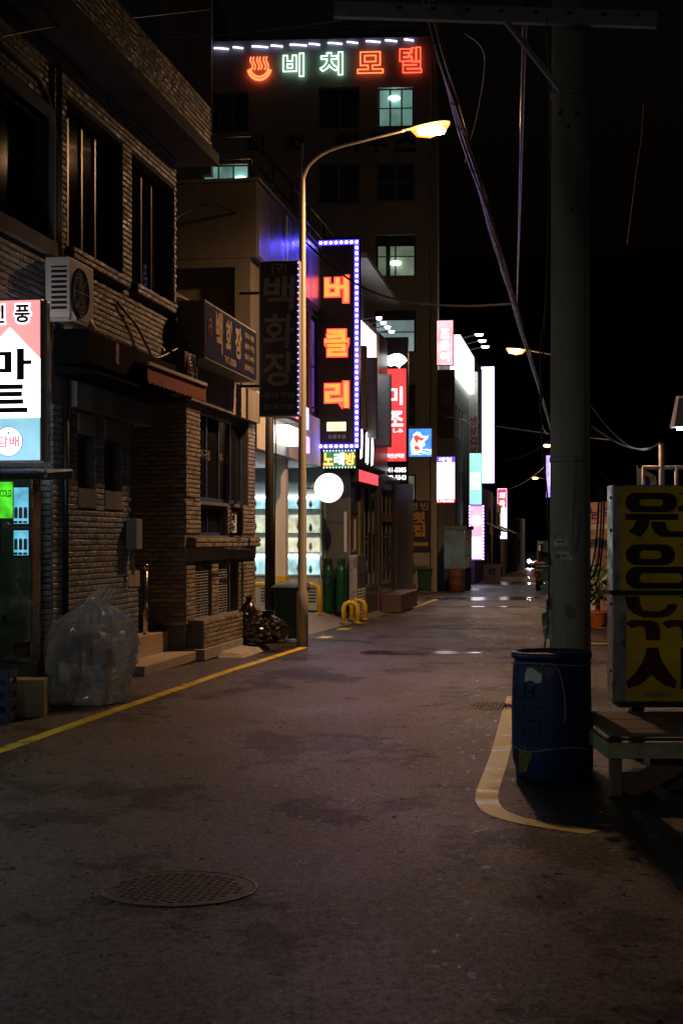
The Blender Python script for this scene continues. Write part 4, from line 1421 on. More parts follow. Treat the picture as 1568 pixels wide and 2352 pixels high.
bulbs([(w / 2 - .05, .05 + (h - .11) * k / 36) for k in range(1, 36)], t, M_ledw, f, 1.35)
M_lens = emis('blue light channel', (.015, .008, 1.0), 20)
MB().box(w / 2 - .10, w / 2 - .004, f - .006, f, .01, h - .01).build('light_channel', M_lens, t)
MB().box(-w / 2 + .01, w / 2 - .10, f - .006, f, h - .11, h - .01).build('light_channel', M_lens, t)
MB().box(-w / 2 + .01, w / 2 - .10, f - .006, f, .005, .095).build('light_channel', M_lens, t)
MB().box(-.26, .16, f - .01, f, h * .084, h * .127).build('yellow_plate', emis('yellow plate', (1.0, .93, .45), 1.6), t)
letter('lettering', '2F', -.05, h * .105, .13, .12, emis('plate ink', (.8, .66, .22), 1.0), t, f - .01, .0, depth=.003)
letter('lettering', '유흥주점', -.04, h * .057, .38, .09, mat('pale lettering', (.5, .48, .5), .6), t, f, .01)

# little running-light sign below
t, w, h, f = sign_at('led_sign', 'small running light sign with red and green letters hanging below the tall bulb sign', 740, 820, 1033, 1076, 33.2, .12, frame=M_dark, face=emis('green led field', (.05, .30, .12), .7, .3, 20))
M_lo = emis('led orange', (1.0, .25, .05), 4)
M_lg = emis('led mint', (.75, 1.0, .8), 3.5)
for ch, cx, m in (('노', -.24, M_lo), ('래', .0, M_lg), ('방', .24, M_lo)):
    letter('letter', ch, cx, h / 2, .22, .27, m, t, f, .035)
bulbs([(-w / 2 + .04 + (w - .08) * k / 10, z) for k in range(11) for z in (.02, h - .02)], t, M_lg, f, .6)
# round white sign
c = P(756, 1121, 32.6)
t = thing('round_sign', 'round glowing white sign with pale blue middle at the bay corner', 'sign', c, SROT)
rr = .312
MB().lathe([(0, .08), (rr, .08), (rr + .01, .06), (rr + .01, -.06), (rr, -.08), (0, -.08)], 40, ax='y').build('drum', M_white, t, smooth=False)
MB().lathe([(0, -.086), (rr - .05, -.086), (rr - .05, -.081)], 40, ax='y').build('face', emis('pale blue face', (.62, .93, 1.0), 1.25, .25, 4), t)
MB().lathe([(rr - .05, -.082), (rr - .045, -.09), (rr - .005, -.09), (rr, -.082)], 40, ax='y').build('glow_ring', emis('violet white ring', (.92, .86, 1.0), 2.6), t)
MB().box(-.17, .15, -.092, -.087, -.2, .18).build('blank_panel', emis('white middle', (1, 1, 1), 1.6), t)
MB().box(-rr - .25, -rr, -.015, .015, -.015, .015).build('wall_arm', M_dark, t)
# small red neon sign seen past the sign post
t = house_thing('neon_box_sign', 'small red neon sign on the bay beam behind the lamp post', 'sign', fs(655, .3), 3.5)
n0, n1 = fs(657, .3), fs(688, .3)
MB().box(n0, n1, -.32, -.05, 3.95, 4.55).build('cabinet', M_dark, t)
M_np = emis('neon pink red', (1.0, .10, .16), 4)
letter('letter', '버', n0 + (n1 - n0) * .28, 4.27, .45, .5, M_np, t, -.32, .03)
letter('letter', '클', n0 + (n1 - n0) * .72, 4.25, .45, .46, M_np, t, -.32, .03)
MB().box(n0, n1, -.34, -.06, 3.52, 3.84).build('white_box', emis('white orange box', (1.0, .93, .82), 2.2), t)
t = house_thing('lit_poster', 'small pink lit poster on the bay beam right of the lamp pole', 'sign', fs(704, .1), 3.4)
MB().box(fs(703, .06), fs(711, .06), -.06, -.025, 3.52, 3.85).build('lower_panel', emis('pink panel', (.95, .45, .95), 1.6), t)
MB().box(fs(701, .06), fs(709, .06), -.06, -.025, 4.0, 4.45).build('upper_panel', emis('blue white panel', (.6, .75, 1.0), 1.5), t)

# blank sign boxes, seen edge on
M_blank = mat('weathered blank face', (.30, .31, .33), .3, var=.25, scale=1.2, rvar=.1)
for (x0, x1, y0, y1, Y, lab) in ((792, 842, 795, 985, 35.2, 'narrow blank grey sign box just right of the blue bulbs'), (800, 866, 822, 1006, 36.6, 'wide blank grey sign box right of the blue bulb sign'), (836, 898, 860, 1027, 38.6, 'blank sign box reflecting yellow light left of the red sign')):
    t, w, h, f = sign_at('blank_sign', lab, x0, x1, y0, y1, Y, .22, frame=M_grey, face=M_blank, bar=.05)
# big red restaurant sign with fish
t, w, h, f = sign_at('fish_restaurant_sign', 'tall black and red lit sign with white fish on top and phone numbers', 879, 938, 775, 1112, 43.6, .2, frame=mat('black sign', (.012, .012, .014), .35), face=None)
f = -.1
M_rs = emis('backlit scarlet', (1.0, .055, .06), 1.25, .12, 1.5)
MB().box(-w / 2 + .08, w / 2 - .06, f - .006, f, h * .155, h * .785).build('red_panel', M_rs, t)
M_wl = emis('white lit lettering', (1, .97, 1), 1.9)
for ch, u, ww, hh in (('미', .60, .42, .52), ('조', .445, .46, .44)):
    letter('letter', ch, .0, h * u, ww, hh, M_wl, t, f - .006, .03)
letter('lettering', 'さしみ', 0, h * .363, .45, .12, M_wl, t, f - .006, .02)
letter('lettering', '자연산직판', 0.01, h * .192, .50, .13, M_wl, t, f - .006, .02)
letter('lettering', '741-8385', 0.01, h * .096, .60, .14, M_wl, t, f, .03)
letter('lettering', '742-5543', 0.01, h * .044, .60, .14, M_wl, t, f, .03)
fz0 = h * .79
fish = [(-.34, .08), (-.33, .22), (-.28, .2), (-.26, .12), (-.22, .15), (-.24, .24), (-.14, .27), (-.02, .31), (.12, .31), (.24, .25), (.32, .16), (.34, .10), (.26, .02), (.16, -.04), (.12, -.12), (.06, -.06), (-.04, -.02), (-.12, -.06), (-.2, -.03), (-.24, .03), (-.29, .0), (-.32, -.02)]
MB().poly([(x, z + fz0 + .10) for x, z in fish], f - .02, f).build('fish_shape', emis('white fish', (1, 1, 1), 2.4), t)
MB().lathe([(0, -.004), (.015, -.004), (.015, 0)], 8, (.25, f - .02, fz0 + .24), 'y').build('fish_eye', M_dark, t)
# blue sign with the red and white fish
t, w, h, f = sign_at('koi_sign', 'square blue lit sign with a red and white fish over waves', 937, 992, 984, 1050, 52.0, .16, frame=M_dark, face=emis('koi blue', (.08, .33, .85), 1.1, .2, 3), bar=.015)
M_kw = emis('koi white', (.85, .97, 1.0), 1.5)
koi = [(-.3, -.3), (-.32, .0), (-.22, .2), (-.24, .28), (-.1, .38), (.0, .36), (.08, .24), (.24, .22), (.3, .26), (.26, .12), (.16, .06), (.18, -.1), (.1, -.14), (.06, -.3), (-.1, -.4)]
MB().poly([(x, z + h / 2) for x, z in koi], f - .006, f).build('fish_body', M_kw, t)
M_kr = emis('koi red', (.9, .08, .06), 1.2)
MB().poly([(x, z + h / 2) for x, z in ((-.22, .22), (-.1, .26), (.06, .16), (.18, .18), (.08, .06), (-.04, .1), (-.1, -.04), (-.18, .1))], f - .010, f - .006).build('fish_patch', M_kr, t)
MB().poly([(x, z + h / 2) for x, z in ((-.2, -.12), (-.08, -.1), (.02, -.22), (-.08, -.3), (-.16, -.26))], f - .010, f - .006).build('fish_patch', M_kr, t)
for k in range(4):
    MB().tube([(-.3 + .7 * q / 12, f - .008, .08 + k * .05 + .05 * abs(math.sin(q * .6 + k)) * (q / 12)) for q in range(13)], .010, 4).build('wave', M_kw, t)
# white strokes sign under the bulb sign
t = house_thing('stroke_sign', 'white lit vertical brush strokes sign beside the small running light sign', 'sign', fs(832, .5), 3.5)
q0_, q1_ = fs(824, .55), fs(858, .55)
MB().box(q0_, q1_, -.55, -.4, 3.5, 4.65).build('board', M_dark, t)
for u, z0_, z1_, ww in ((.08, 3.6, 4.62, .35), (.42, 3.55, 4.3, .3), (.52, 3.52, 4.6, .25), (.8, 3.52, 4.35, .4)):
    s_ = q0_ + (q1_ - q0_) * u
    MB().poly([(s_, z0_), (s_ + ww * .7, z0_ + .05), (s_ + ww, (z0_ + z1_) / 2), (s_ + ww * .7, z1_), (s_ + ww * .2, z1_ - .06), (s_ + ww * .1, (z0_ + z1_) / 2)], -.565, -.55).build('stroke', emis('stroke white', (.97, .93, 1), 2.2), t)

# ------------------------------------------------------------------ motel tower
YM = 60.0
mr = R(-4)
mo = Vector((3.75, YM, gz(YM)))
bM = thing('motel_building', 'tall tan motel tower with neon roof sign and dark windows', 'building', mo, mr)
def mx(x):
    return (x - 1003) / K * YM * 1.0
def mz(y):
    return CH - (y - HY) / K * (YM + .3) - gz(YM)
Zr = mz(88)
M_motel = mat('motel render', (.26, .25, .235), .85, var=.15, scale=.8, bump=.002, bscale=30, streak=True)
mwins = []
M_wg = emis('green lit room', (.36, .72, .62), .30, .6, .9)
M_wg2 = emis('green lit window dim', (.40, .52, .36), .24, .6, .9)
def mw(x0, x1, y0, y1):
    h = (mx(x0), mx(x1), mz(y1), mz(y0))
    mwins.append(h)
    return h
W = []
W.append((mw(460, 568, 207, 298), 3, 1, None))
W.append((mw(460, 568, 372, 418), 3, 1, M_wg))
for y0 in (200, 372, 540, 712):
    W.append((mw(730, 825, y0, y0 + 95), 2, 1, None))
W.append((mw(868, 950, 203, 292), 3, 2, M_wg))
W.append((mw(864, 952, 374, 463), 2, 2, None))
W.append((mw(862, 954, 541, 636), 2, 2, M_wg2))
W.append((mw(860, 954, 714, 810), 1, 2, emis('grey lit curtain', (.42, .60, .62), .42, .4, .8)))
W.append((mw(880, 954, 880, 980), 2, 1, None))
W.append((mw(895, 955, 1090, 1150), 2, 1, M_wg2))
mb = MB()
wall(mb, mx(350), 0, -.4, Zr, mwins, 0, .35)
mb.box(-.35, 0, .35, 14, -.4, Zr).box(mx(350), 0, .35, 14, Zr - .3, Zr - .02)
mb.build('wall', M_motel, bM)
MB().box(mx(360), mx(484), -.35, 4, mz(400), mz(-40)).build('stair_tower', M_motel, bM)
for hh, c_, r_, m in W:
    wd = window(bM, *hh, .16, M_grey if m is None else M_dark, m or M_glass, cols=c_, rows=r_, bar=.06)
    MB().box(hh[0] - .08, hh[1] + .08, -.07, .02, hh[2] - .1, hh[2]).build('sill', M_conc, bM)
for (x0_, x1_, y0_, y1_) in ((863, 953, 543, 566), (862, 953, 716, 736), (863, 868, 566, 634), (886, 896, 566, 634)):
    MB().box(mx(x0_), mx(x1_), .10, .14, mz(y1_), mz(y0_)).build('blind', M_dark, bM)
# lamps seen in two rooms
M_bulb = emis('room bulb', (.9, 1, .97), 6)
for x, y in ((905, 225), (548, 404), (908, 604)):
    MB().lathe([(0, -.10), (.2, -.05), (.24, 0), (.2, .05), (0, .10)], 12, (mx(x), .17, mz(y))).build('room_lamp', M_bulb, bM)
# neon on the roof edge
M_ng = emis('neon green white', (.55, 1.0, .72), 3.2)
M_ngd = mat('neon channel', (.05, .12, .08), .5)
for ch, x0, x1, y0, y1, m in (('비', 648, 698, 121, 176, M_ng), ('치', 733, 788, 120, 174, M_ng), ('모', 820, 881, 121, 172, emis('neon red orange', (1.0, .13, .04), 3.6)), ('텔', 917, 969, 113, 173, emis('neon red deep', (1.0, .07, .03), 3.4))):
    letter('neon_letter', ch, (mx(x0) + mx(x1)) / 2, mz((y0 + y1) / 2), mx(x1) - mx(x0), mz(y0) - mz(y1), m, bM, -.06, .035, tube=.022, depth=.05)
NR = MATS['neon red orange']
cx, cz = mx(594), mz(152)
def np_(pts, r=.05):
    MB().tube([(cx + x, -.12, cz + z) for x, z in pts], r, 8).build('neon_tube', NR, bM, smooth=True)
for k in (-.26, 0.0, .26):
    np_([(k - .055 + .05 * math.sin(q * 1.0), -.10 + q * .085) for q in range(7)], .026)
    np_([(k + .055 + .05 * math.sin(q * 1.0), -.10 + q * .085) for q in range(7)], .026)
np_([(.46 * math.cos(a), .02 + .52 * math.sin(a)) for a in [math.pi + .25 + (math.pi - .5) * q / 14 for q in range(15)]], .045)
np_([(.36 * math.cos(a), -.02 + .36 * math.sin(a)) for a in [math.pi + .1 + (math.pi - .2) * q / 14 for q in range(15)]], .04)
# led garland along the roof edge, each length its own tube
for k in range(11):
    x = 488 + k * 44
    y = 107 - k * 1.0
    ln_ = (34, 24, 38, 28, 40, 26, 34, 26, 34, 28, 22)[k]
    pts = [(mx(x + ln_ * q / 5), -.08, mz(y - 3 + (1 if q in (0, 1) else 4 * q / 5))) for q in range(6)]
    MB().tube(pts, .035, 6).build('led_tube', emis('garland led', (.62, .64, 1.0), 3.0), bM)
# roof rail
rl = MB()
for z in (Zr + .5, Zr + 1.0):
    rl.tube([(mx(490), .1, z), (-.1, .1, z)], .03, 6)
for k in range(12):
    rl.tube([(mx(490) * (1 - k / 11) - .1, .1, Zr), (mx(490) * (1 - k / 11) - .1, .1, Zr + 1.0)], .025, 6)
rl.build('roof_rail', M_dark, bM)
for ch, x0, x1 in (('비', 565, 606), ('치', 650, 700), ('하', 765, 838), ('우', 840, 890), ('스', 905, 960)):
    letter('dark_letter', ch, (mx(x0) + mx(x1)) / 2, mz(330), (mx(x1) - mx(x0)) * .9, mz(308) - mz(352), M_dark, bM, 0.0, .02, depth=.05)
MB().tube([(-.2, -.08, 0), (-.2, -.08, Zr - 1)], .05, 8).build('drain_pipe', M_grey, bM)
# tan ground floor wall sign
t = thing('arrow_sign', 'dark painted board with yellow letters and left arrow on the tan motel wall', 'sign', Vector((mo.x, mo.y, mo.z)) + Matrix.Rotation(mr, 3, 'Z') @ Vector((mx(962), -.04, 0)), mr)
w = mx(990) - mx(934)
zb, zt_ = mz(1266), mz(1150)
MB().box(-w / 2, w / 2, -.03, .03, zb, zt_).build('board', mat('dark blue board', (.02, .02, .04), .5), t)
M_yl = mat('yellow lettering', (.42, .25, .05), .6)
M_wl2 = mat('faded lettering', (.35, .30, .24), .6)
letter('letter', '영', -.2, zt_ - .22, .3, .3, M_wl2, t, -.03, .02)
letter('letter', '빈', .22, zt_ - .22, .3, .3, M_wl2, t, -.03, .02)
letter('letter', '횟', .0, zt_ - .68, .5, .48, M_yl, t, -.03, .045)
letter('letter', '집', .0, zt_ - 1.18, .5, .48, M_yl, t, -.03, .045)
za = zb + .28
MB().poly([(-.36, za), (-.2, za + .14), (-.2, za + .07), (.36, za + .07), (.36, za - .07), (-.2, za - .07), (-.2, za - .14)], -.04, -.03).build('arrow', M_yl, t)
p = G(965, 1357)
wheelie('dark wheeled bin against the tan motel wall under the arrow sign', (p.x + .0, 58.6, gz(58.6)), 0, 1.0)
# potted topiaries by the tan wall
for i, (x, hh) in enumerate(((944, .95), (930, .5))):
    t = thing('flower_pot', ('tall round topiary', 'small low plant')[i] + ' in a brown pot by the tan motel wall', 'potted plant', (P(x, 1300, 58.2).x, 58.2, gz(58)), 0)
    MB().lathe([(0, 0), (.14, 0), (.2, .3), (.22, .32), (.18, .32), (.17, .28), (0, .28)], 16).build('pot', mat('brown clay', (.22, .11, .06), .6), t)
    MB().tube([(0, 0, .28), (.01, 0, hh)], .02, 6).build('stem', M_wood, t)
    lf = MB()
    rnd = random.Random(i)
    for q in range(220):
        a, e = rnd.uniform(0, 6.28), rnd.uniform(-1.5, 1.5)
        r = .2 * rnd.uniform(.5, 1.1)
        c = Vector((r * math.cos(a) * math.cos(e), r * math.sin(a) * math.cos(e), hh + r * math.sin(e)))
        d = Vector((rnd.uniform(-1, 1), rnd.uniform(-1, 1), rnd.uniform(-1, 1))) * .05
        d2 = Vector((rnd.uniform(-1, 1), rnd.uniform(-1, 1), rnd.uniform(-1, 1))) * .05
        lf.add([c - d, c + d2, c + d, c - d2], [(0, 1, 2, 3)])
    lf.build('leaves', mat('dark leaf', (.03, .06, .02), .5, var=.4), t)

# ------------------------------------------------------------------ farther along the left side
wh = emis('blown white sign', (.98, .97, 1.0), 2.6)
M_pinkw = emis('pink white sign', (1.0, .42, .45), 1.7, .5, 1.2)
t, w, h, f = sign_at('far_red_sign', 'bright red and white lit sign high on the corner past the motel', 1002, 1042, 735, 840, 61.5, .18, face=M_pinkw)
letter('letter', '조', 0, h * .70, .36, .4, wh, t, f, .05)
letter('letter', '은', 0, h * .45, .36, .4, wh, t, f, .05)
letter('letter', '이', 0, h * .2, .36, .36, wh, t, f, .05)
t, w, h, f = sign_at('far_dark_sign', 'dark unlit sign with faint grey letters hanging below the bright red sign', 1003, 1044, 849, 1008, 61.5, .18, face=mat('black plum', (.03, .02, .03), .4))
for ch, u in (('영', .66), ('빈', .54)):
    letter('letter', ch, .05, h * u, .4, .32, mat('dull lettering', (.12, .11, .12), .6), t, f, .02)
t, w, h, f = sign_at('far_white_sign', 'white lit sign with violet top and red bottom beside the motel corner', 999, 1046, 1048, 1156, 60.6, .18, frame=M_dark, face=wh)
MB().box(-w / 2 + .02, w / 2 - .02, f - .008, f, h * .87, h - .02).build('violet_band', emis('violet band', (.22, .10, .75), 1.2), t)
MB().box(-w / 2 + .02, w / 2 - .02, f - .008, f, .02, h * .09).build('red_band', emis('red band', (1, .06, .08), 1.3), t)
letter('lettering', '제일', 0, h * .93, .52, .16, wh, t, f - .008, .02)
letter('lettering', 'T.742-6661', 0, h * .05, .66, .1, wh, t, f - .008, .02)
# white building with billboard
Dd = house_thing('white_building', 'white four storey building with glowing billboard along its roof', 'building', 68.0, gz(68))
d0, d1_ = fs(1043), fs(1077)
z0 = gz(68)
hol = [(d0 + .6 + k * 1.7, d0 + 1.7 + k * 1.7, z0 + 2.9 * f_ + 1.0, z0 + 2.9 * f_ + 2.4) for k in range(4) for f_ in (1, 2)]
mb = MB()
wall(mb, d0, d1_, z0 - .5, fz(860, d0), hol, 0, .3)
mb.box(d0, d0 + .3, .3, 8, z0 - .5, fz(860, d0))
mb.build('wall', M_whitewall, Dd)
for hh in hol:
    window(Dd, *hh, .15, M_alu, M_glass, cols=2)
MB().box(d0 + .1, d1_ - .2, -.25, .2, fz(862, d0), fz(768, d0)).build('billboard', emis('billboard white', (.93, 1.0, .95), 3.0), Dd)
for k in range(3):
    s_ = d0 + 1.4 + k * 2.2
    a_ = MB().tube([(s_, -.2, fz(768, d0) + .02), (s_, -.95, fz(768, d0) + .18)], .03, 6).build('lamp_arm', M_dark, Dd)
    MB().lathe([(0, -.08), (.14, -.06), (.2, .02), (0, .05)], 12, (s_, -1.0, fz(768, d0) + .16)).build('flood_lamp', emis('flood lens', (.97, .95, 1), 10), a_)
# grey narrow building, pork sign
De = house_thing('grey_building', 'narrow grey building with red vertical lettering behind the tall white sign', 'building', 77.6, gz(77))
e0 = 77.4
mb = MB().box(e0, e0 + 5.6, -.28, 8, gz(77) - .5, fz(822, e0))
mb.build('wall', M_conc, De)
M_board = mat('pale board', (.5, .5, .48), .6)
t = thing('pork_sign', 'pale vertical board with red hand painted letters on the grey building', 'sign', P(1086, 1042, 76.3), SROT)
MB().box(-.22, .24, -.04, .04, 0, 4.1).build('board', M_board, t)
for i, ch in enumerate('생삼겹살'):
    letter('letter', ch, 0, 1.65 - i * .50, .38, .42, mat('red paint', (.35, .02, .02), .5), t, -.04, .03)
t, w, h, f = sign_at('tall_white_sign', 'very tall blank white lit sign, brightest in the street', 1105, 1135, 842, 1110, 84.5, .2, frame=emis('violet edge', (.5, .3, 1), 1.2), face=wh, bar=.02)
t, w, h, f = sign_at('green_sign', 'green and white lit sign left of the tall white sign', 1077, 1107, 1040, 1160, 76.0, .18, face=emis('mint sign', (.32, .86, .62), 1.4, .35, 1.5))
MB().box(-w * .36, w * .36, f - .008, f, h * .3, h * .62).build('white_panel', wh, t)
t, w, h, f = sign_at('pink_sign', 'pink and white lit sign with violet bulb border low beside the street', 1077, 1111, 1161, 1286, 75.0, .2, frame=emis('violet border', (.45, .12, 1.0), 1.6), face=emis('pink sign', (1.0, .40, .52), 1.4, .35, 1.5), bar=.05)
MB().lathe([(0, -.01), (.26, -.01), (.27, 0)], 24, (0, f, h * .72), 'y').build('round_badge', wh, t)
MB().box(-.25, .25, f - .008, f, .08, h * .42).build('white_panel', wh, t)
bulbs([(xx, .04 + (h - .08) * k / 16) for k in range(17) for xx in (-w / 2 + .03, w / 2 - .03)], t, M_ledw, f, 1.2)
t, w, h, f = sign_at('far_red_white_sign', 'far red topped white lit sign near the end of the street', 1142, 1164, 1122, 1238, 101, .2, frame=emis('violet edge', (.5, .3, 1), 1.2), face=wh, bar=.02)
MB().box(-w / 2 + .03, w / 2 - .03, f - .008, f, h * .62, h - .04).build('red_panel', emis('red band', (1, .06, .08), 1.3), t)
letter('letter', '회', 0, h * .86, .36, .4, wh, t, f - .008, .04)
letter('letter', '국', 0, h * .7, .36, .4, wh, t, f - .008, .04)
# low dark buildings that close the row
for i, (s0, s1, hh, n_) in enumerate(((86.8, 96, 5.2, .1), (96.3, 108, 4.6, .3), (108.4, 122, 5.5, .0), (122.5, 140, 4.4, .4))):
    b = house_thing('far_shop', ('dim two storey shop behind the pink sign', 'low dark shop with awning under the far red sign', 'far dark shop beyond the red topped sign', 'farthest dark shop at the end of the left row')[i], 'building', s0, gz(s0), 'dark shops at the street end')
    zz = gz(s0)
    hol = [(s0 + 1, s0 + 3.5, zz + .5, zz + 2.6), (s0 + 4.6, s0 + 7.5, zz + .5, zz + 2.6), (s0 + 1, s0 + 3, zz + 3.1, zz + 4.1), (s0 + 5, s0 + 7, zz + 3.1, zz + 4.1)]
    mb = MB()
    wall(mb, s0, s1, zz - .5, zz + hh, hol, -n_, -n_ + .3)
    mb.box(s0, s0 + .25, -n_ + .3, 7, zz - .5, zz + hh)
    mb.build('wall', (M_conc, M_concd)[i % 2], b)
    for hh_ in hol:
        window(b, *hh_, -n_ + .1, M_dark, M_glass, cols=2)
    if i < 2:
        MB().hexa([(s0, -n_ - 1.1, zz + 2.7), (s0 + 6, -n_ - 1.1, zz + 2.7), (s0 + 6, -n_, zz + 3.2), (s0, -n_, zz + 3.2), (s0, -n_ - 1.1, zz + 2.76), (s0 + 6, -n_ - 1.1, zz + 2.76), (s0 + 6, -n_, zz + 3.26), (s0, -n_, zz + 3.26)]).build('awning', M_dark, b)
# shop front below the signs
t = house_thing('tank_kiosk', 'small glazed kiosk with blue base below the white and violet sign', 'kiosk', 63.5, gz(63))
zz = gz(63)
MB().box(63.0, 66.5, -.9, -.05, zz, zz + .9).build('base', mat('blue board', (.03, .06, .16), .5), t)
MB().box(63.0, 66.5, -.9, -.05, zz + .9, zz + 2.5).build('glazing', emis('glowing kiosk glass', (.22, .34, .34), .05, .8, 1.2), t)  # dim interior light is put into the glass as a faint glow
for _s in (63.0, 64.15, 65.3, 66.42):
    MB().box(_s, _s + .08, -.93, -.9, zz + .9, zz + 2.5).build('mullion', M_alu, t)
MB().box(62.97, 63.0, -.93, -.85, zz + .9, zz + 2.5).box(62.97, 63.0, -.5, -.44, zz + .9, zz + 2.5).build('end_mullion', M_alu, t)
MB().box(62.9, 66.6, -1.0, 0, zz + 2.5, zz + 2.65).build('roof', M_grey, t)
t = thing('steel_barrel', 'rusty brown barrel standing by the glazed kiosk', 'barrel', fac(62.3, .6, gz(62)), 0)
MB().lathe([(0, 0), (.28, 0), (.3, .03), (.3, .28), (.31, .3), (.3, .32), (.3, .58), (.31, .6), (.3, .62), (.3, .88), (.28, .9), (0, .9)], 24).build('drum', M_rust, t, smooth=True)
t = thing('roadside_pole', 'grey roadside pole with yellow hazard foot by the green sign', 'pole', fac(72.0, .25, gz(72)), 0)
MB().tube([(0, 0, 0), (0, 0, 8.0)], [.16, .11], 14).build('shaft', M_conc, t, smooth=True)
MB().tube([(0, 0, .01), (0, 0, 2.0)], [.165, .155], 14).build('hazard_foot', M_yel, t, smooth=True)
t = thing('street_board', 'small yellow a-board sign on the road side under the pink sign', 'sign', fac(80, 1.0, gz(80)), SROT)
MB().box(-.45, .45, -.03, .03, .05, .95).build('board', mat('yellow board', (.4, .34, .05), .6), t)
letter('letter', '박', 0, .55, .4, .4, M_dark, t, -.03, .03)
MB().bar((-.4, 0, 0), (-.4, 0, .1), .04).bar((.4, 0, 0), (.4, 0, .1), .04).build('foot', M_dark, t)

# ------------------------------------------------------------------ right side: utility pole
UP = Vector(((1306 - 784) / K * 11.85, 11.85, 0))
t = thing('utility_pole', 'grey concrete utility pole with crossarm and torn posters', 'utility pole', UP, 0)
M_pole = mat('weathered pole concrete', (.50, .455, .37), .85, var=.3, scale=5, bump=.003, bscale=70, streak=True)
MB().tube([(0, 0, 0), (0, 0, 3), (0, 0, 9.5)], [.152, .142, .118], 36).build('shaft', M_pole, t, smooth=True)
MB().tube([(.145, -.04, .3), (.135, -.04, 6.5)], .02, 10).build('conduit', M_grey, t, smooth=True)
xa0, xa1 = (760 - 1306) / K * 11.7, (1500 - 1306) / K * 11.7
zc = CH + (HY - 36) / K * 11.7
ca = MB()
ca.hexa([(xa0, -.215, zc - .02), (xa1, -.215, zc - .10), (xa1, -.14, zc - .10), (xa0, -.14, zc - .02), (xa0, -.215, zc + .10), (xa1, -.215, zc + .02), (xa1, -.14, zc + .02), (xa0, -.14, zc + .10)])
arm_ = ca.build('crossarm', M_galv, t, bevel=.006)
for k in range(8):
    x = xa0 + .5 + k * .26
    zz = zc + .06 - .08 * (x - xa0) / (xa1 - xa0)
    MB().box(x - .022, x + .022, -.219, -.215, zz - .012, zz + .012).build('bolt_slot', M_black, arm_)
MB().bar(((1140 - 1306) / K * 11.7, -.2, zc), ((1282 - 1306) / K * 11.7, -.17, CH + (HY - 212) / K * 11.7), .05, .035).build('brace', M_galv, t)
for zz in (CH + (HY - 215) / K * 11.8, CH + (HY - 1055) / K * 11.8):
    r = .148 - .0026 * zz
    MB().lathe([(r, -.02), (r + .008, -.02), (r + .008, .02), (r, .02)], 32, (0, 0, zz)).build('strap', M_galv, t, smooth=True)
for x, y in ((1280, 258), (1318, 258), (1299, 290), (1308, 480)):
    MB().lathe([(0, -.03), (.012, -.03), (.016, 0)], 8, ((x - 1306) / K * 11.7, -.135, CH + (HY - y) / K * 11.7), 'y').build('step_bolt', M_black, t)
def patch(name, pts, m, rr=.149):
    mb = MB()
    vs = []
    for x, y in pts:
        X = (x - 1306) / K * 11.72
        Z = CH + (HY - y) / K * 11.72
        r = rr - .0033 * Z + .008
        X = max(-r * .98, min(r * .98, X))
        vs.append((X, -math.sqrt(r * r - X * X) - .003, Z))
    mb.add(vs, [tuple(range(len(vs)))])
    return mb.build(name, m, t)
M_paper = mat('torn paper', (.74, .72, .64), .85, var=.2, scale=20)
def grid_patch(name, x0, x1, y0, y1, m, n=5):
    mb = MB()
    for j in (0, 1):
        for i in range(n + 1):
            X = (x0 + (x1 - x0) * i / n - 1306) / K * 11.72
            Z = CH + (HY - (y0, y1)[j]) / K * 11.72
            r = .149 - .0033 * Z + .008
            X = max(-r * .99, min(r * .99, X))
            mb.v.append((X, -math.sqrt(max(1e-5, r * r - X * X)) - .002, Z))
    mb.f = [(i, i + 1, i + 1 + n + 1, i + n + 1) for i in range(n)]
    return mb.build(name, m, t)
s1_ = grid_patch('sticker', 1268, 1296, 1228, 1254, M_paper)
grid_patch('sticker_band', 1268, 1294, 1227, 1238, mat('blue print', (.12, .22, .32), .8, var=.4, scale=40))
letter('lettering', '746-6900', (1283 - 1306) / K * 11.7, CH + (HY - 1244) / K * 11.7, .085, .022, M_ink, t, -.139, .02, depth=.003)
patch('torn_poster', [(1262, 1272), (1278, 1266), (1298, 1268), (1310, 1286), (1296, 1288), (1284, 1284), (1274, 1288), (1262, 1290)], M_paper)
letter('lettering', '경ㅜ', (1280 - 1306) / K * 11.7, CH + (HY - 1277) / K * 11.7, .075, .04, M_ink, t, -.142, .02, depth=.003)
patch('paper_strip', [(1282, 1288), (1287, 1288), (1291, 1305), (1286, 1318), (1282, 1310)], mat('pale green paper', (.35, .45, .40), .8))
patch('paper_scrap', [(1290, 1392), (1312, 1388), (1316, 1420), (1296, 1422)], mat('faded print', (.26, .22, .2), .9, var=.4, scale=30))
rg_ = random.Random(3)
for k in range(7):
    x0, z0_ = -.155 + rg_.uniform(-.02, .02), 1.75 - k * .11
    MB().add([(x0, -.05, z0_), (x0 - .06 * rg_.uniform(.4, 1.2), -.08, z0_ - .03), (x0 - .045, -.07, z0_ - .11 * rg_.uniform(.6, 1.3)), (x0 + .02, -.06, z0_ - .1)], [(0, 1, 2, 3)]).build('torn_strip', (M_paper, M_card, MATS['pale green paper'])[k % 3], t)
MB().tube(smooth_path([Vector((-.15, -.03, 3.9)), Vector((-.20, -.05, 3.3)), Vector((-.22, -.05, 2.6)), Vector((-.17, -.06, 2.0)), Vector((-.165, -.06, 1.2)), Vector((-.2, -.06, .9))]), .007, 6).build('loose_wire', M_black, t)
MB().tube(smooth_path([Vector((.03, -.15, 2.38)), Vector((.02, -.155, 2.1)), Vector((.0, -.16, 1.75)), Vector((.03, -.16, 1.68)), Vector((.06, -.155, 1.95))]), .005, 6).build('loose_wire', M_grey, t)
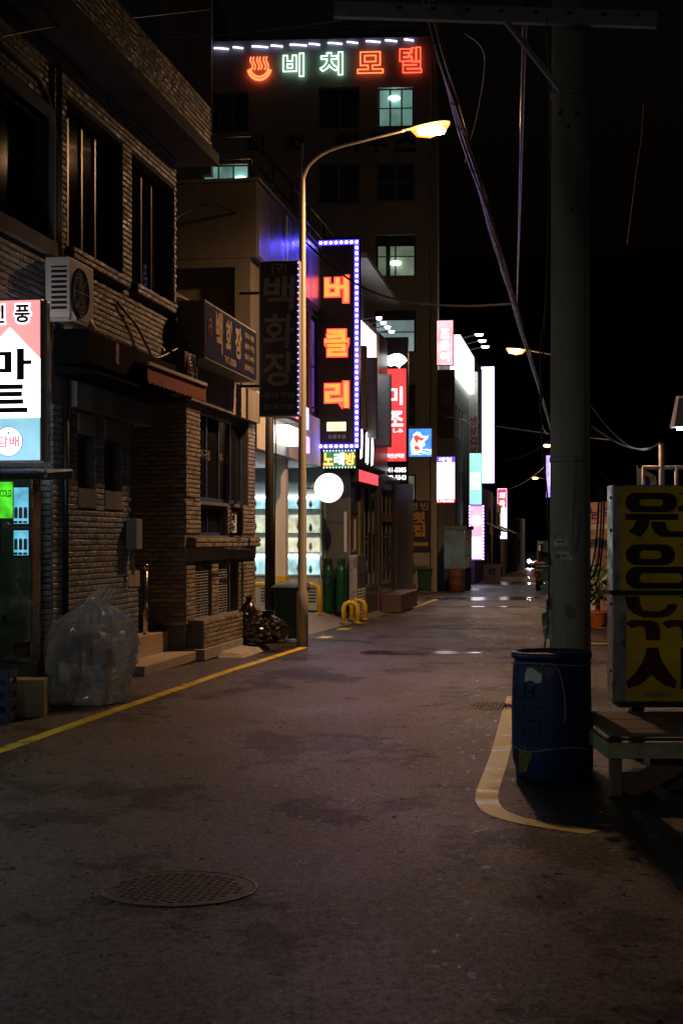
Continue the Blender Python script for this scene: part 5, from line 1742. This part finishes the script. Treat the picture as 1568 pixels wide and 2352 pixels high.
for k in range(3):
    a = k * .7
    MB().tube(smooth_path([Vector((.15, -.05, 2.25 - .05 * k)), Vector((.22 + .02 * k, -.06, 2.1)), Vector((.20 + .03 * math.sin(a), -.05, 1.7 - .1 * k)), Vector((.16, -.05, 1.5 - .06 * k))]), .008, 6).build('wire_loop', M_black, t)

# blue barrel
t = thing('blue_barrel', 'blue plastic barrel with torn white label in front of the utility pole', 'barrel', (1.545, 11.22, 0), .25)
M_bl = mat('blue barrel plastic', (.008, .022, .11), .42, var=.3, scale=4, bump=.003, bscale=30, rvar=.12)
nb = 48
prof = [(0, .01), (.255, 0), (.265, .03), (.262, .06), (.285, .14), (.290, .28), (.292, .46), (.290, .64), (.283, .80), (.272, .86), (.272, .875), (.292, .88), (.296, .90), (.292, .925), (.28, .93), (.27, .915), (.262, .905), (0, .90)]
MB().lathe(prof, nb).build('shell', M_bl, t, smooth=True)
for r_, z in ((.278, .84), (.29, .24), (.291, .55)):
    MB().lathe([(r_ - .004, -.012), (r_ + .003, 0), (r_ - .004, .012)], nb, (0, 0, z)).build('hoop', M_bl, t, smooth=True)
MB().lathe([(0, .0), (.03, 0), (.035, -.012)], 16, (.1, .1, .915)).build('bung', M_black, t)
MB().tube([(.292 * math.cos(a), .292 * math.sin(a), .235 + .02 * math.sin(3 * a)) for a in [k * math.pi / 20 for k in range(41)]], .005, 5, False).build('rope', M_grey, t)
MB().tube([(.288 * math.cos(a), .288 * math.sin(a), .845 + .01 * math.sin(2 * a)) for a in [k * math.pi / 20 for k in range(41)]], .006, 5, False).build('rope', M_grey, t)
def on_barrel(pts, m, name, r=.293, sub=4):
    """patch on the shell given as angle offset from the camera side and height"""
    mb = MB()
    for u, z in pts:
        a = -math.pi / 2 - .25 + u - .14
        mb.v.append(((r + .003) * math.cos(a), (r + .003) * math.sin(a), z))
    mb.f = [tuple(range(len(pts)))]
    return mb.build(name, m, t)
on_barrel([(-.72, .77), (-.64, .82), (-.5, .825), (-.36, .80), (-.24, .78), (-.24, .73), (-.30, .715), (-.44, .715), (-.45, .73), (-.72, .72)], M_paper, 'torn_label', .285)
M_bp = mat('dark scrawl', (.010, .010, .016), .6)
def scrawl(pts, rr=.012):
    v = []
    for u, z in pts:
        a = -math.pi / 2 - .25 + u - .14
        v.append((.292 * math.cos(a), .292 * math.sin(a), z))
    MB().tube(v, rr * .6, 5).build('scrawl', M_bp, t)
scrawl([(-.72, .70), (-.72, .60), (-.45, .60), (-.45, .69)])
scrawl([(-.66, .65), (-.48, .65)])
scrawl([(-.78, .53), (-.25, .53)])
scrawl([(-.64, .44), (-.3, .44), (-.3, .36)])
scrawl([(-.75, .38), (-.68, .32), (-.5, .28), (-.25, .29)])
on_barrel([(-.95, .16), (-.9, .24), (-.8, .2), (-.72, .25), (-.64, .19), (-.5, .24), (-.5, .17), (-.6, .13), (-.66, .07), (-.9, .06)], mat('yellow green stain', (.16, .17, .02), .6, var=.5, scale=20), 'paint_stain', .288)
MB().tube(smooth_path([Vector((-.18, -.245, .83)), Vector((-.14, -.272, .86)), Vector((-.06, -.295, .80)), Vector((-.02, -.302, .6)), Vector((-.02, -.303, .44))]), .006, 6).build('hanging_cord', M_grey, t)

# low wooden platform bench
t = thing('platform_bench', 'low wooden platform bench with worn pale frame right of the barrel', 'bench', (1.82, 10.35, 0), 0)
W_ = 2.4
for i in range(5):
    y0_ = .02 + i * .262
    MB().box(.0, W_, y0_, y0_ + .255, .405 + (i % 2) * .002, .432 + (i % 2) * .002).build('plank', M_wood, t, bevel=.006)
M_wpaint = mat('peeling cream paint', (.34, .31, .19), .75, var=.45, scale=9)
MB().box(-.02, W_, -.02, .015, .26, .37).build('front_rail', M_wpaint, t, bevel=.008)
MB().box(-.03, W_ + .01, -.035, .0, .385, .403).build('edge_strip', M_dark, t)
MB().box(-.02, .02, .015, 1.32, .26, .37).build('side_rail', M_wpaint, t, bevel=.008)
for x in (.05, 1.2, 2.3):
    for y in (.06, 1.25):
        MB().box(x - .04, x + .04, y - .04, y + .04, 0, .40).build('leg', M_wood, t, bevel=.006)
MB().bar((.12, .1, .03), (.55, .2, .22), .03, .14).build('loose_board', M_wood, t)
t = thing('storage_box', 'dark box stored under the platform bench', 'box', (2.55, 10.85, 0), 0)
MB().box(-.3, .35, -.2, .3, 0, .24).build('carton', mat('dusty box', (.10, .09, .07), .9, var=.25), t, bevel=.01)
MB().box(-.31, .36, -.21, .31, .225, .25).build('lid', MATS['dusty box'], t, bevel=.006)
t = thing('paving_block', 'pale block under the bench beside the stored box', 'block', (2.02, 10.6, 0), .1)
MB().box(-.1, .14, -.08, .08, 0, .11).build('block', M_conc, t, bevel=.012)
MB().box(-.07, .11, -.06, .06, .11, .125).build('mortar_remains', M_concd, t)

# yellow fishing shop sign
YS = 12.1
def sx(xs):
    return (xs / 1.7417 - 784) / K * YS
def sz(ys):
    return CH - (ys / 1.7417 - HY) / K * YS
sl, sr_ = sx(2482), sx(2482) + 1.25
t = thing('yellow_sign', 'large unlit yellow sign box with black and maroon letters at right edge', 'sign', (sl, YS, 0), 0, off=(sl, 0, 0))
M_ysf = mat('yellow acrylic', (.85, .53, .02), .35, var=.22, scale=3, rvar=.1)
M_blk = mat('black vinyl', (.010, .010, .011), .45)
M_mar = mat('maroon vinyl', (.085, .010, .010), .45)
zt_, zm, zb = sz(1940), sz(2368), sz(2812)
MB().box(sl - .065, sr_, 0, .25, zb, zt_).build('cabinet', M_alu, t, bevel=.008)
MB().box(sl, sr_ - .02, -.006, 0, zm + .012, zt_ - .012).build('face', M_ysf, t)
MB().box(sl + .045, sr_ - .02, -.006, 0, zb + .015, zm - .02).build('face', M_ysf, t)
MB().box(sl - .09, sr_, -.035, .26, zm - .02, zm + .012).build('middle_band', M_dark, t)
MB().box(sl - .02, sr_, -.02, .26, zb - .035, zb).build('bottom_frame', M_dark, t)
c1_ = lambda x, y: (2300 + x / 2.94, 1750 + y / 2.94)
c2_ = lambda x, y: (1800 + x / 1.684, 2300 + y / 1.684)
def stadium(x0, x1, y0, y1, n=10):
    r = (y1 - y0) / 2
    cy = (y0 + y1) / 2
    out = []
    for k in range(n + 1):
        a = math.pi / 2 + math.pi * k / n
        out.append((x0 + r + r * math.cos(a), cy - r * math.sin(a)))
    for k in range(n + 1):
        a = -math.pi / 2 + math.pi * k / n
        out.append((x1 - r + r * math.cos(a), cy - r * math.sin(a)))
    return out
def ring(o, i, m):
    A_ = [c1_(*p) for p in stadium(*o)]
    B_ = [c1_(*p) for p in stadium(*i)]
    n = len(A_)
    mb = MB()
    for L_ in (A_, B_):
        mb.v += [(sx(x), -.010, sz(y)) for x, y in L_]
    mb.v += [(p[0], -.006, p[2]) for p in mb.v]
    for k in range(n):
        k2 = (k + 1) % n
        mb.f += [(k, k2, n + k2, n + k), (k, k2, 2 * n + k2, 2 * n + k), (n + k, n + k2, 3 * n + k2, 3 * n + k)]
    mb.build('letter_stroke', m, t)
def stroke(pts, m, cv=c1_, d=.010):
    MB().poly([(sx(cv(x, y)[0]), sz(cv(x, y)[1])) for x, y in pts], -d, -.006).build('letter_stroke', m, t)
ring((585, 1195, 652, 878), (752, 1030, 725, 808), M_blk)
stroke([(585, 898), (1210, 898), (1210, 970), (585, 970)], M_blk)
stroke([(715, 970), (870, 970), (862, 1020), (840, 1080), (765, 1174), (625, 1110), (680, 1050), (707, 990)], M_blk)
stroke([(893, 992), (1062, 992), (1068, 1060), (1110, 1105), (1420, 1105), (1420, 1175), (1010, 1170), (935, 1125), (900, 1060)], M_blk)
stroke([(1210, 802), (1330, 802), (1330, 870), (1210, 870)], M_blk)
stroke([(1222, 652), (1450, 652), (1450, 1085), (1332, 1085), (1332, 668), (1240, 668)], M_blk)
ring((590, 1170, 1258, 1500), (752, 1010, 1332, 1430), M_blk)
stroke([(1222, 1258), (1400, 1258), (1400, 1340), (1500, 1340), (1500, 1410), (1400, 1410), (1400, 1500), (1262, 1500), (1262, 1275)], M_blk)
ring((590, 1440, 1522, 1780), (752, 1258, 1597, 1710), M_blk)
stroke([(582, 1870), (750, 1870), (760, 1960), (800, 2030), (900, 2050), (1000, 2045), (1060, 2010), (1085, 1962), (1197, 1962), (1172, 2040), (1100, 2100), (980, 2122), (800, 2120), (680, 2070), (605, 1990)], M_mar)
stroke([(1205, 1866), (1400, 1866), (1400, 1990), (1500, 1990), (1500, 2060), (1400, 2060), (1400, 2124), (1262, 2124), (1262, 1884)], M_mar)
gk = [(1180, 325), (1222, 304), (1360, 306), (1400, 325), (1411, 360), (1411, 440), (1318, 440), (1314, 370), (1300, 350), (1262, 346), (1222, 361)]
stroke(gk, M_mar, c2_)
stroke([(x + 243, y) for x, y in gk], M_mar, c2_)
stroke([(1320, 490), (1400, 490), (1408, 535), (1430, 590), (1470, 650), (1525, 718), (1510, 767), (1440, 742), (1390, 706), (1355, 672), (1320, 706), (1270, 742), (1198, 768), (1182, 722), (1240, 668), (1285, 600), (1312, 540)], M_mar, c2_)
stroke([(1550, 490), (1640, 490), (1640, 768), (1550, 768)], M_mar, c2_)
stroke([(1298, 792), (1487, 792), (1487, 822), (1298, 822)], mat('pale tape', (.32, .31, .24), .7), c2_, .008)
for zz in (zt_ - .1, zt_ - .36, zm - .1, zb + .25):
    MB().lathe([(0, -.012), (.012, -.01), (.016, 0)], 8, (sl - .066, .06, zz), 'x').build('rivet', M_black, t)
for x in (sl + .15, sl + .6, sl + 1.05):
    MB().box(x - .05, x + .05, .06, .2, 0, zb - .035).build('leg', M_black, t)

# ------------------------------------------------------------------ tan stall building behind, pot plant, flag, frame
t = thing('tan_stall', 'low tan building with orange lettered banner behind the yellow sign', 'building', (P(1352, 1400, 33).x, 33.6, gz(33)), SROT)
z0 = gz(33)
M_tan2 = mat('peach render', (.42, .27, .16), .8, var=.2, scale=3)
MB().box(-.3, 5, 0, 4, -.1, 2.3).build('wall', M_tan2, t)
MB().box(.28, .32, -.06, 0, 0, 2.2).box(.62, .66, -.06, 0, 0, 2.2).build('corner_post', M_galv, t)
MB().hexa([(-.5, -.5, 2.02), (5, -.9, 2.35), (5, -.8, 2.35), (-.5, -.4, 2.02), (-.5, -.5, 2.14), (5, -.9, 2.47), (5, -.8, 2.47), (-.5, -.4, 2.14)]).build('gutter', M_white, t)
bn = MB().hexa([(-.5, -.12, 2.16), (5, -.12, 2.5), (5, -.08, 2.5), (-.5, -.08, 2.16), (-.5, -.12, 2.62), (5, -.12, 2.98), (5, -.08, 2.98), (-.5, -.08, 2.62)]).build('banner', mat('peach banner', (.62, .36, .22), .7, var=.1), t)
letter('lettering', '강남 국제유통', .62, 2.42, 1.5, .26, mat('violet lettering', (.10, .05, .22), .6), t, -.12, .03)
MB().box(.0, .22, -.02, 0, .2, 1.9).build('door', M_white, t)
def leafy(label, name, loc, rad, hgt, n, seed, leaf, pot=None):
    t = thing(name, label, 'potted plant', loc, 0)
    rnd = random.Random(seed)
    if pot:
        MB().lathe(pot, 24).build('pot', mat('terracotta', (.36, .11, .04), .5, var=.25, scale=8), t, smooth=True)
        MB().lathe([(0, pot[-3][1] - .03), (pot[-3][0] * .95, pot[-3][1] - .03)], 20).build('soil', mat('soil', (.04, .03, .02), .95), t)
    mb = MB()
    for k in range(5):
        a = rnd.uniform(0, 6.28)
        mb.tube([(0, 0, .25), (.04 * math.cos(a), .04 * math.sin(a), .25 + hgt * .35), (rad * .6 * math.cos(a), rad * .6 * math.sin(a), .25 + hgt * .75)], [.03, .02, .008], 6)
    mb.build('stem', M_wood, t)
    for c_ in range(3):
        lf = MB()
        for q in range(n):
            a, e = rnd.uniform(0, 6.28), rnd.uniform(-1.2, 1.5)
            r = rad * rnd.uniform(.35, 1.1)
            c = Vector((r * math.cos(a) * math.cos(e), r * math.sin(a) * math.cos(e), .3 + hgt * .62 + hgt * .42 * math.sin(e) * rnd.uniform(.5, 1.1)))
            d = Vector((math.cos(a + rnd.uniform(-1, 1)), math.sin(a + rnd.uniform(-1, 1)), rnd.uniform(-.9, .4))).normalized()
            sd = d.cross(Vector((rnd.uniform(-1, 1), rnd.uniform(-1, 1), 1))).normalized()
            L_ = leaf * rnd.uniform(.7, 1.3)
            nn = d.cross(sd) * L_ * .12
            lf.add([c, c + d * L_ * .45 + sd * L_ * .27 + nn, c + d * L_, c + d * L_ * .45 - sd * L_ * .27 + nn], [(0, 1, 2), (0, 2, 3)])
        lf.build('leaves', mat('leaf ' + str(c_), ((.035, .10, .03), (.05, .13, .045), (.025, .07, .022))[c_], .4, var=.3, scale=12), t)
    return t
c = Vector(((1374 - 784) / K * 31.8, 31.8, gz(31.8)))
leafy('leafy plant in a terracotta pot beside the utility pole', 'potted_shrub', (c.x, c.y + .1, c.z), .42, .95, 150, 5, .12, [(0, 0), (.17, 0), (.2, .03), (.25, .3), (.27, .33), (.24, .34), (.22, .3), (.0, .3)])
leafy('tall large leaved plant half hidden by the yellow sign edge', 'potted_rubber_plant', (c.x + .42, c.y - .3, c.z), .32, 1.6, 26, 9, .3, [(0, 0), (.14, 0), (.17, .2), (.18, .22), (.16, .22), (.15, .2), (0, .2)])
# flag
fp = P(1463, 1112, 22)
t = thing('flag', 'small white national flag with red and blue disc above the yellow sign', 'flag', (fp.x, fp.y, 0), 0)
MB().tube([(0, 0, 0), (0, 0, P(0, 1068, 22).z)], .008, 6).build('flagpole', M_white, t)
fw, fh = .27, .27
ztop = P(0, 1074, 22).z
mb = MB()
nx, nz_ = 12, 6
def fl(u, v):
    return (u * fw, -.03 * math.sin(u * 7), ztop - v * fh - u * u * .16 - .02 * math.sin(u * 5))
for j in range(nz_ + 1):
    for i in range(nx + 1):
        mb.v.append(fl(i / nx, j / nz_))
mb.f = [(j * (nx + 1) + i, j * (nx + 1) + i + 1, (j + 1) * (nx + 1) + i + 1, (j + 1) * (nx + 1) + i) for j in range(nz_) for i in range(nx)]
cloth = mb.build('cloth', mat('flag white', (.86, .84, .82), .8), t)
for m_, sg_ in ((mat('flag red', (.5, .03, .03), .8), 1), (mat('flag blue', (.03, .04, .3), .8), -1)):
    mb = MB()
    mb.v.append(tuple(Vector(fl(.5, .5)) + Vector((0, -.006, 0))))
    for k in range(13):
        a = math.pi * k / 12 * sg_ + .35
        p = Vector(fl(.5 + .25 * math.cos(a) * .9, .5 - .27 * math.sin(a)))
        mb.v.append((p.x, p.y - .006, p.z))
    mb.f = [(0, k + 1, k + 2) for k in range(12)]
    mb.build('disc_half', m_, cloth)
for u, v in ((.18, .2), (.18, .8), (.82, .2), (.82, .8)):
    for q in (-.03, 0, .03):
        p = Vector(fl(u + q, v))
        MB().bar(p + Vector((-.012, -.006, -.02)), p + Vector((.012, -.006, .02)), .008, .004).build('trigram_bar', M_black, cloth)
# pipe frame and post
fp = P(1519, 1300, 21)
t = thing('pipe_scaffold', 'pale steel pipe scaffold with tall post rising behind the yellow sign', 'scaffold', (fp.x, fp.y, 0), 0)
dx = lambda x: (x - 1519) / K * 21
zz = lambda y: CH + (HY - y) / K * 21
MB().tube([(0, 0, 0), (0, 0, zz(1018))], .04, 10).build('post', M_galv, t, smooth=True)
MB().tube([(dx(1475), 0, zz(1074)), (dx(1640), 0, zz(1074))], .028, 8).build('top_rail', M_galv, t, smooth=True)
MB().tube([(dx(1477), 0, 0), (dx(1477), 0, zz(1074))], .026, 8).build('upright', M_galv, t, smooth=True)
MB().tube([(dx(1553), 0, 0), (dx(1553), 0, zz(1070))], .03, 8).build('upright', M_galv, t, smooth=True)
MB().tube([(dx(1477), 0, zz(1150)), (dx(1640), 0, zz(1150))], .02, 8).build('low_rail', M_galv, t, smooth=True)
# floodlight at the right edge
fp = P(1566, 985, 18)
t = thing('floodlight', 'white metal floodlight housing on a pole at the right edge', 'lamp', (fp.x + .08, fp.y, 0), 0)
q = fp.z
MB().tube([(0, 0, 0), (0, 0, q + .1)], .03, 10).build('pole', M_galv, t, smooth=True)
hd = MB().hexa([(-.20, -.12, q + .02), (.3, -.12, q + .02), (.3, .14, q + .02), (-.20, .14, q + .02), (-.13, -.05, q + .36), (.3, -.05, q + .36), (.3, .1, q + .40), (-.13, .1, q + .40)]).build('housing', M_white, t, bevel=.01)
MB().box(-.12, .28, -.08, .1, q - .005, q + .018).build('lens', emis('flood white', (.9, .95, 1.0), 60), hd)

# ------------------------------------------------------------------ pickup truck, cars, person
def wheel(mbp, x, y, r, w, parent):
    wh_ = MB().lathe([(0, -w / 2), (r * .6, -w / 2), (r * .92, -w / 2), (r, -w * .35), (r, w * .35), (r * .92, w / 2), (r * .6, w / 2), (0, w / 2)], 20, (x, y, r), 'x').build('wheel', M_black, parent, smooth=False)
    MB().lathe([(0, -w / 2 - .01), (r * .55, -w / 2 - .01), (r * .6, -w / 2)], 16, (x, y, r), 'x').build('hubcap', M_steel, wh_)
tp = P(1245, 1300, 60)
t = thing('pickup_truck', 'dark pickup truck parked at right, seen from behind past the pole', 'truck', (tp.x + .55, 60, gz(60)), SROT)
M_tr = mat('dark truck paint', (.035, .035, .045), .25, .3, var=.1)
MB().box(-.85, .85, .1, 2.6, .72, .80).build('bed_floor', M_tr, t)
for x in (-.85, .81):
    MB().box(x, x + .04, .1, 2.6, .80, 1.18).build('bed_side', M_tr, t, bevel=.01)
tg = MB().box(-.85, .85, .05, .1, .74, 1.18).build('tailgate', M_tr, t, bevel=.01)
for z in (.84, 1.0, 1.12):
    MB().box(-.8, .8, .04, .05, z, z + .03).build('rib', M_galv, tg)
MB().box(-.7, .7, .15, 5.0, .45, .72).build('chassis', M_black, t)
MB().box(-.8, .8, .0, .12, .42, .55).build('bumper', M_dark, t, bevel=.01)
cabp = [(2.7, .6), (4.6, .6), (4.75, 1.1), (4.45, 1.5), (4.0, 2.0), (2.8, 2.03), (2.7, 1.6)]
MB().profx(cabp, -.83, .83).build('cab', M_tr, t, bevel=.05)
MB().box(-.68, .68, 2.68, 2.72, 1.35, 1.9).build('rear_window', M_glass, t)
for x in (-.86, .86):
    MB().box(x - .01, x + .01, 3.0, 4.1, 1.35, 1.85).build('side_window', M_glass, t)
    MB().box(x * .92 - .08, x * .92 + .08, .0, .05, .58, .72).build('tail_light', mat('red lens', (.3, .01, .01), .3), t)
    for y in (.9, 4.1):
        wheel(None, x * .84, y, .33, .2, t)
    MB().bar((x * .98, 4.4, 1.2), (x * 1.2, 4.35, 1.25), .03).box(x * 1.2 - .06, x * 1.2 + .06, 4.3, 4.36, 1.15, 1.4).build('mirror', M_dark, t)
MB().tube([(-.8, 2.6, 1.18), (-.8, 2.6, 1.95), (.8, 2.6, 1.95), (.8, 2.6, 1.18)], .03, 8).build('head_board', M_galv, t)

def car(label, loc, rot, color, lights=None):
    t = thing('parked_car', label, 'car', loc, rot, 'cars at the street end')
    m = mat('car paint ' + str(color[0]), color, .2, .3, var=.08)
    body = [(-2.1, .3), (2.1, .3), (2.2, .5), (2.1, .78), (1.2, .92), (-1.6, .96), (-2.15, .88), (-2.2, .5)]
    MB().profx(body, -.86, .86).build('body', m, t, bevel=.06)
    cab = [(1.15, .92), (.45, 1.42), (-1.0, 1.46), (-1.65, .97)]
    MB().profx(cab, -.74, .74).build('cabin', M_glass, t, bevel=.05)
    MB().profx([(.42, 1.42), (.3, 1.47), (-.95, 1.5), (-1.0, 1.46)], -.7, .7).build('roof', m, t, bevel=.02)
    for x in (-.82, .82):
        for y in (-1.3, 1.35):
            wheel(None, x, y, .31, .2, t)
    for x in (-.65, .65):
        MB().lathe([(0, 2.2), (.14, 2.19), (.16, 2.14)], 12, (x, 0, .66), 'y').build('headlight', (emis('car beam', (.97, .9, 1.0), 300) if lights else M_glass), t)
        MB().box(x - .12, x + .12, -2.22, -2.17, .68, .82).build('tail_light', MATS['red lens'], t)
    MB().box(-.25, .25, 2.19, 2.21, .42, .52).build('number_plate', M_white, t)
    return t
p = P(1160, 1298, 135)
car('dark parked car at the far end of the street, left side', (p.x - 1.4, 138, gz(138)), math.pi - A, (.05, .05, .06))
p = P(1222, 1285, 150)
car('far car with headlights shining toward the camera', (p.x + .3, 150, gz(150)), math.pi - A + .05, (.3, .3, .32), True)
p = P(1193, 1288, 158)
car('pale parked car glinting beyond the walking person', (p.x, 160, gz(160)), math.pi * .6, (.5, .52, .5))

# person walking away, dark jacket
p = P(1161, 1310, 128)
sc = 1.72
t = thing('person', 'person in dark jacket and trousers walking away at the far end of the street', 'person', (p.x, 128, gz(128)), SROT)
J = {'pel': (0, 0, .95), 'wst': (0, 0, 1.1), 'chs': (0, .0, 1.34), 'nek': (0, .01, 1.5), 'hed': (0, .02, 1.58), 'top': (0, .02, 1.72),
     'lh': (-.10, 0, .9), 'lk': (-.12, .06, .5), 'la': (-.12, -.02, .09), 'lt': (-.13, .14, .04), 'rh': (.10, 0, .9), 'rk': (.11, .1, .5), 'ra': (.11, .16, .1), 'rt': (.12, .3, .05),
     'ls': (-.19, 0, 1.40), 'le': (-.25, -.04, 1.13), 'lw': (-.24, .06, .88), 'lf': (-.23, .09, .78), 'rs': (.19, 0, 1.40), 're': (.25, -.05, 1.13), 'rw': (.24, .04, .88), 'rf': (.23, .07, .78)}
RAD = {'pel': .15, 'wst': .14, 'chs': .165, 'nek': .06, 'hed': .10, 'top': .075, 'lh': .095, 'lk': .06, 'la': .042, 'lt': .035, 'rh': .095, 'rk': .06, 'ra': .042, 'rt': .035,
       'ls': .075, 'le': .052, 'lw': .035, 'lf': .03, 'rs': .075, 're': .052, 'rw': .035, 'rf': .03}
E_ = [('pel', 'wst'), ('wst', 'chs'), ('chs', 'nek'), ('nek', 'hed'), ('hed', 'top'), ('pel', 'lh'), ('lh', 'lk'), ('lk', 'la'), ('la', 'lt'), ('pel', 'rh'), ('rh', 'rk'), ('rk', 'ra'), ('ra', 'rt'),
      ('chs', 'ls'), ('ls', 'le'), ('le', 'lw'), ('lw', 'lf'), ('chs', 'rs'), ('rs', 're'), ('re', 'rw'), ('rw', 'rf')]
ks = list(J)
me = bpy.data.meshes.new('body')
me.from_pydata([J[k] for k in ks], [(ks.index(a), ks.index(b)) for a, b in E_], [])
me.materials.append(mat('dark clothing', (.03, .03, .035), .9))
o = bpy.data.objects.new('body', me)
col.objects.link(o)
o.parent = t
sm = o.modifiers.new('skin', 'SKIN')
for k in range(len(ks)):
    me.skin_vertices[0].data[k].radius = (RAD[ks[k]], RAD[ks[k]] * (.8 if ks[k] in ('chs', 'wst', 'pel') else 1))
    me.skin_vertices[0].data[k].use_root = ks[k] == 'pel'
o.modifiers.new('sub', 'SUBSURF').levels = 1
o.modifiers['sub'].render_levels = 2
MB().lathe([(0, .14), (.06, .12), (.1, .06), (.108, 0), (.1, -.06), (.09, -.09)], 14, (0, .0, 1.62)).build('hair', M_black, t, smooth=True)
# far right lit violet sign edge by the pole
t, w, h, f = sign_at('violet_sign', 'slim violet and white lit sign peeking out beside the utility pole', 1254, 1284, 1046, 1142, 88, .18, frame=emis('violet edge', (.5, .3, 1), 1.2), face=emis('violet sign', (.42, .32, 1.0), 1.8, .4, 2), bar=.03)
MB().box(-.16, .1, f - .008, f, h * .25, h * .85).build('white_panel', wh, t)

# ------------------------------------------------------------------ wires
def sag(p, q, d, n=24):
    p, q = Vector(p), Vector(q)
    return [p.lerp(q, i / n) - Vector((0, 0, d * 4 * (i / n) * (1 - i / n))) for i in range(n + 1)]
def cable(label, paths, r, m=None, name='cable', group='overhead cables'):
    if len(paths) == 1:
        return tag(MB().tube(paths[0], r, 6).build(name, m or M_black, smooth=True), label, 'cable', group)
    t = thing(name, label, 'cable', paths[0][0], 0, group, off=tuple(paths[0][0]))
    for p in paths:
        MB().tube(p, r, 6).build('strand', m or M_black, t, smooth=True)
    return t
M_cab2 = mat('glossy cable', (.04, .04, .045), .28, var=.3, scale=12)
# bundle that runs along the street at about six metres
def bund(Y, z):
    return Vector((-1.25 + .1589 * Y, Y, z))
strands = []
rnd = random.Random(2)
Yl = [-8, 4, 9, 11, 13, 15, 17, 19, 21, 24, 27, 31, 36, 42, 50, 60, 75, 95]
for k in range(6):
    pts = []
    for i, Y in enumerate(Yl):
        p = bund(Y, 6.0 + (.25 if Y < 12 else 0))
        p += Vector((math.cos(k * 1.05 + i * .8) * .035, 0, math.sin(k * 1.05 + i * .8) * .035))
        p.x += rnd.uniform(-.015, .015)
        pts.append(p)
    strands.append(smooth_path(pts, 4))
t = cable('thick bundle of overhead cables running along the street past the lamp', strands, .017, M_cab2, 'cable_bundle')
for Y in np.arange(12, 60, .9):
    p = bund(Y, 6.0)
    MB().lathe([(.055, -.02), (.06, 0), (.055, .02)], 10, (p.x, p.y, p.z), 'y').build('cable_tie', M_black, t)
kn = P(1187, 697, 27.6)
pt = Vector((UP.x - .35, UP.y, 5.95))
cable('twisted service cable dropping from the crossarm toward the bundle', [sag(pt, kn, .12), sag(pt + Vector((.03, 0, .02)), kn, .16)], .013, M_cab2)
bu = P(690, 545, 31.5)
mid = P(905, 686, 29.5)
cable('orange lit cable sagging across the street to the shop roof', [smooth_path([kn, P(1050, 702, 28.5), mid, P(800, 640, 30.5), bu], 8)], .022)
cable('black cable from shop roof to the dark building side wall', [smooth_path([bu, P(600, 520, 28), P(500, 470, 26.3), P(440, 480, 25.2), P(405, 500, 24.2)], 8)], .022)
cable('thin wire between the crossarm and the left roof edge', [sag(Vector((UP.x - 1.2, UP.y, 5.9)), P(265, 80, 19), .1)], .006, M_grey)
cable('wire descending beside the lamp head', [smooth_path([P(1060, 70, 14), P(1112, 125, 16), P(1098, 250, 19), P(1075, 340, 21), P(1068, 372, 22)], 6)], .007, M_grey)
cable('long thin wire crossing low behind the cable bundle', [sag(P(1000, 950, 60), P(1400, 1010, 30), .1)], .012, M_grey)
cable('slack wire from pole top down its left side', [smooth_path([P(1255, 40, 11.5), P(1262, 300, 12.4), P(1252, 690, 13), P(1240, 800, 13), P(1243, 960, 12.6), P(1258, 1000, 12)], 8)], .006, M_grey)
cable('wire from utility pole to the frame post behind the sign', [sag(Vector((UP.x + .1, UP.y, CH + (HY - 960) / K * 11.85)), P(1515, 1018, 21), .15)], .010, M_grey)
cable('second thinner wire above it to the same frame post', [sag(Vector((UP.x + .1, UP.y, CH + (HY - 900) / K * 11.85)), P(1515, 1016, 21), .25)], .006, M_grey)
cable('loose dangling wire pair left of the yellow sign top', [sag(Vector((UP.x + .14, UP.y, 2.6)), Vector((sl, YS, zt_)), .12), sag(Vector((UP.x + .14, UP.y, 2.9)), Vector((sl - .1, YS, zt_ + .05)), .2)], .005, M_black)
cable('thin wire hanging alone in the dark sky at right', [smooth_path([P(1478, 230, 17), P(1472, 320, 18), P(1460, 400, 19), P(1440, 560, 22)], 6)], .004, M_grey)
cable('wire sweeping along the brick eaves at upper left', [smooth_path([P(-10, 85, 13), P(110, 62, 15.5), P(230, 48, 17), P(480, 20, 22)], 6)], .012)
cable('tangled cable run from brick wall to the blue sign end', [smooth_path([fac(fs(262), .04, 4.65), fac(fs(300), .08, 4.45), fac(fs(320), .1, 4.25), fac(fs(345), .1, 4.15), fac(fs(437, .2), .2, 4.55)], 8)], .018)
cable('thin distant wires over the street end', [sag(P(1140, 1130, 100), P(1262, 1060, 98), .4), sag(P(1140, 1055, 95), P(1262, 1010, 90), .4)], .02, M_grey)
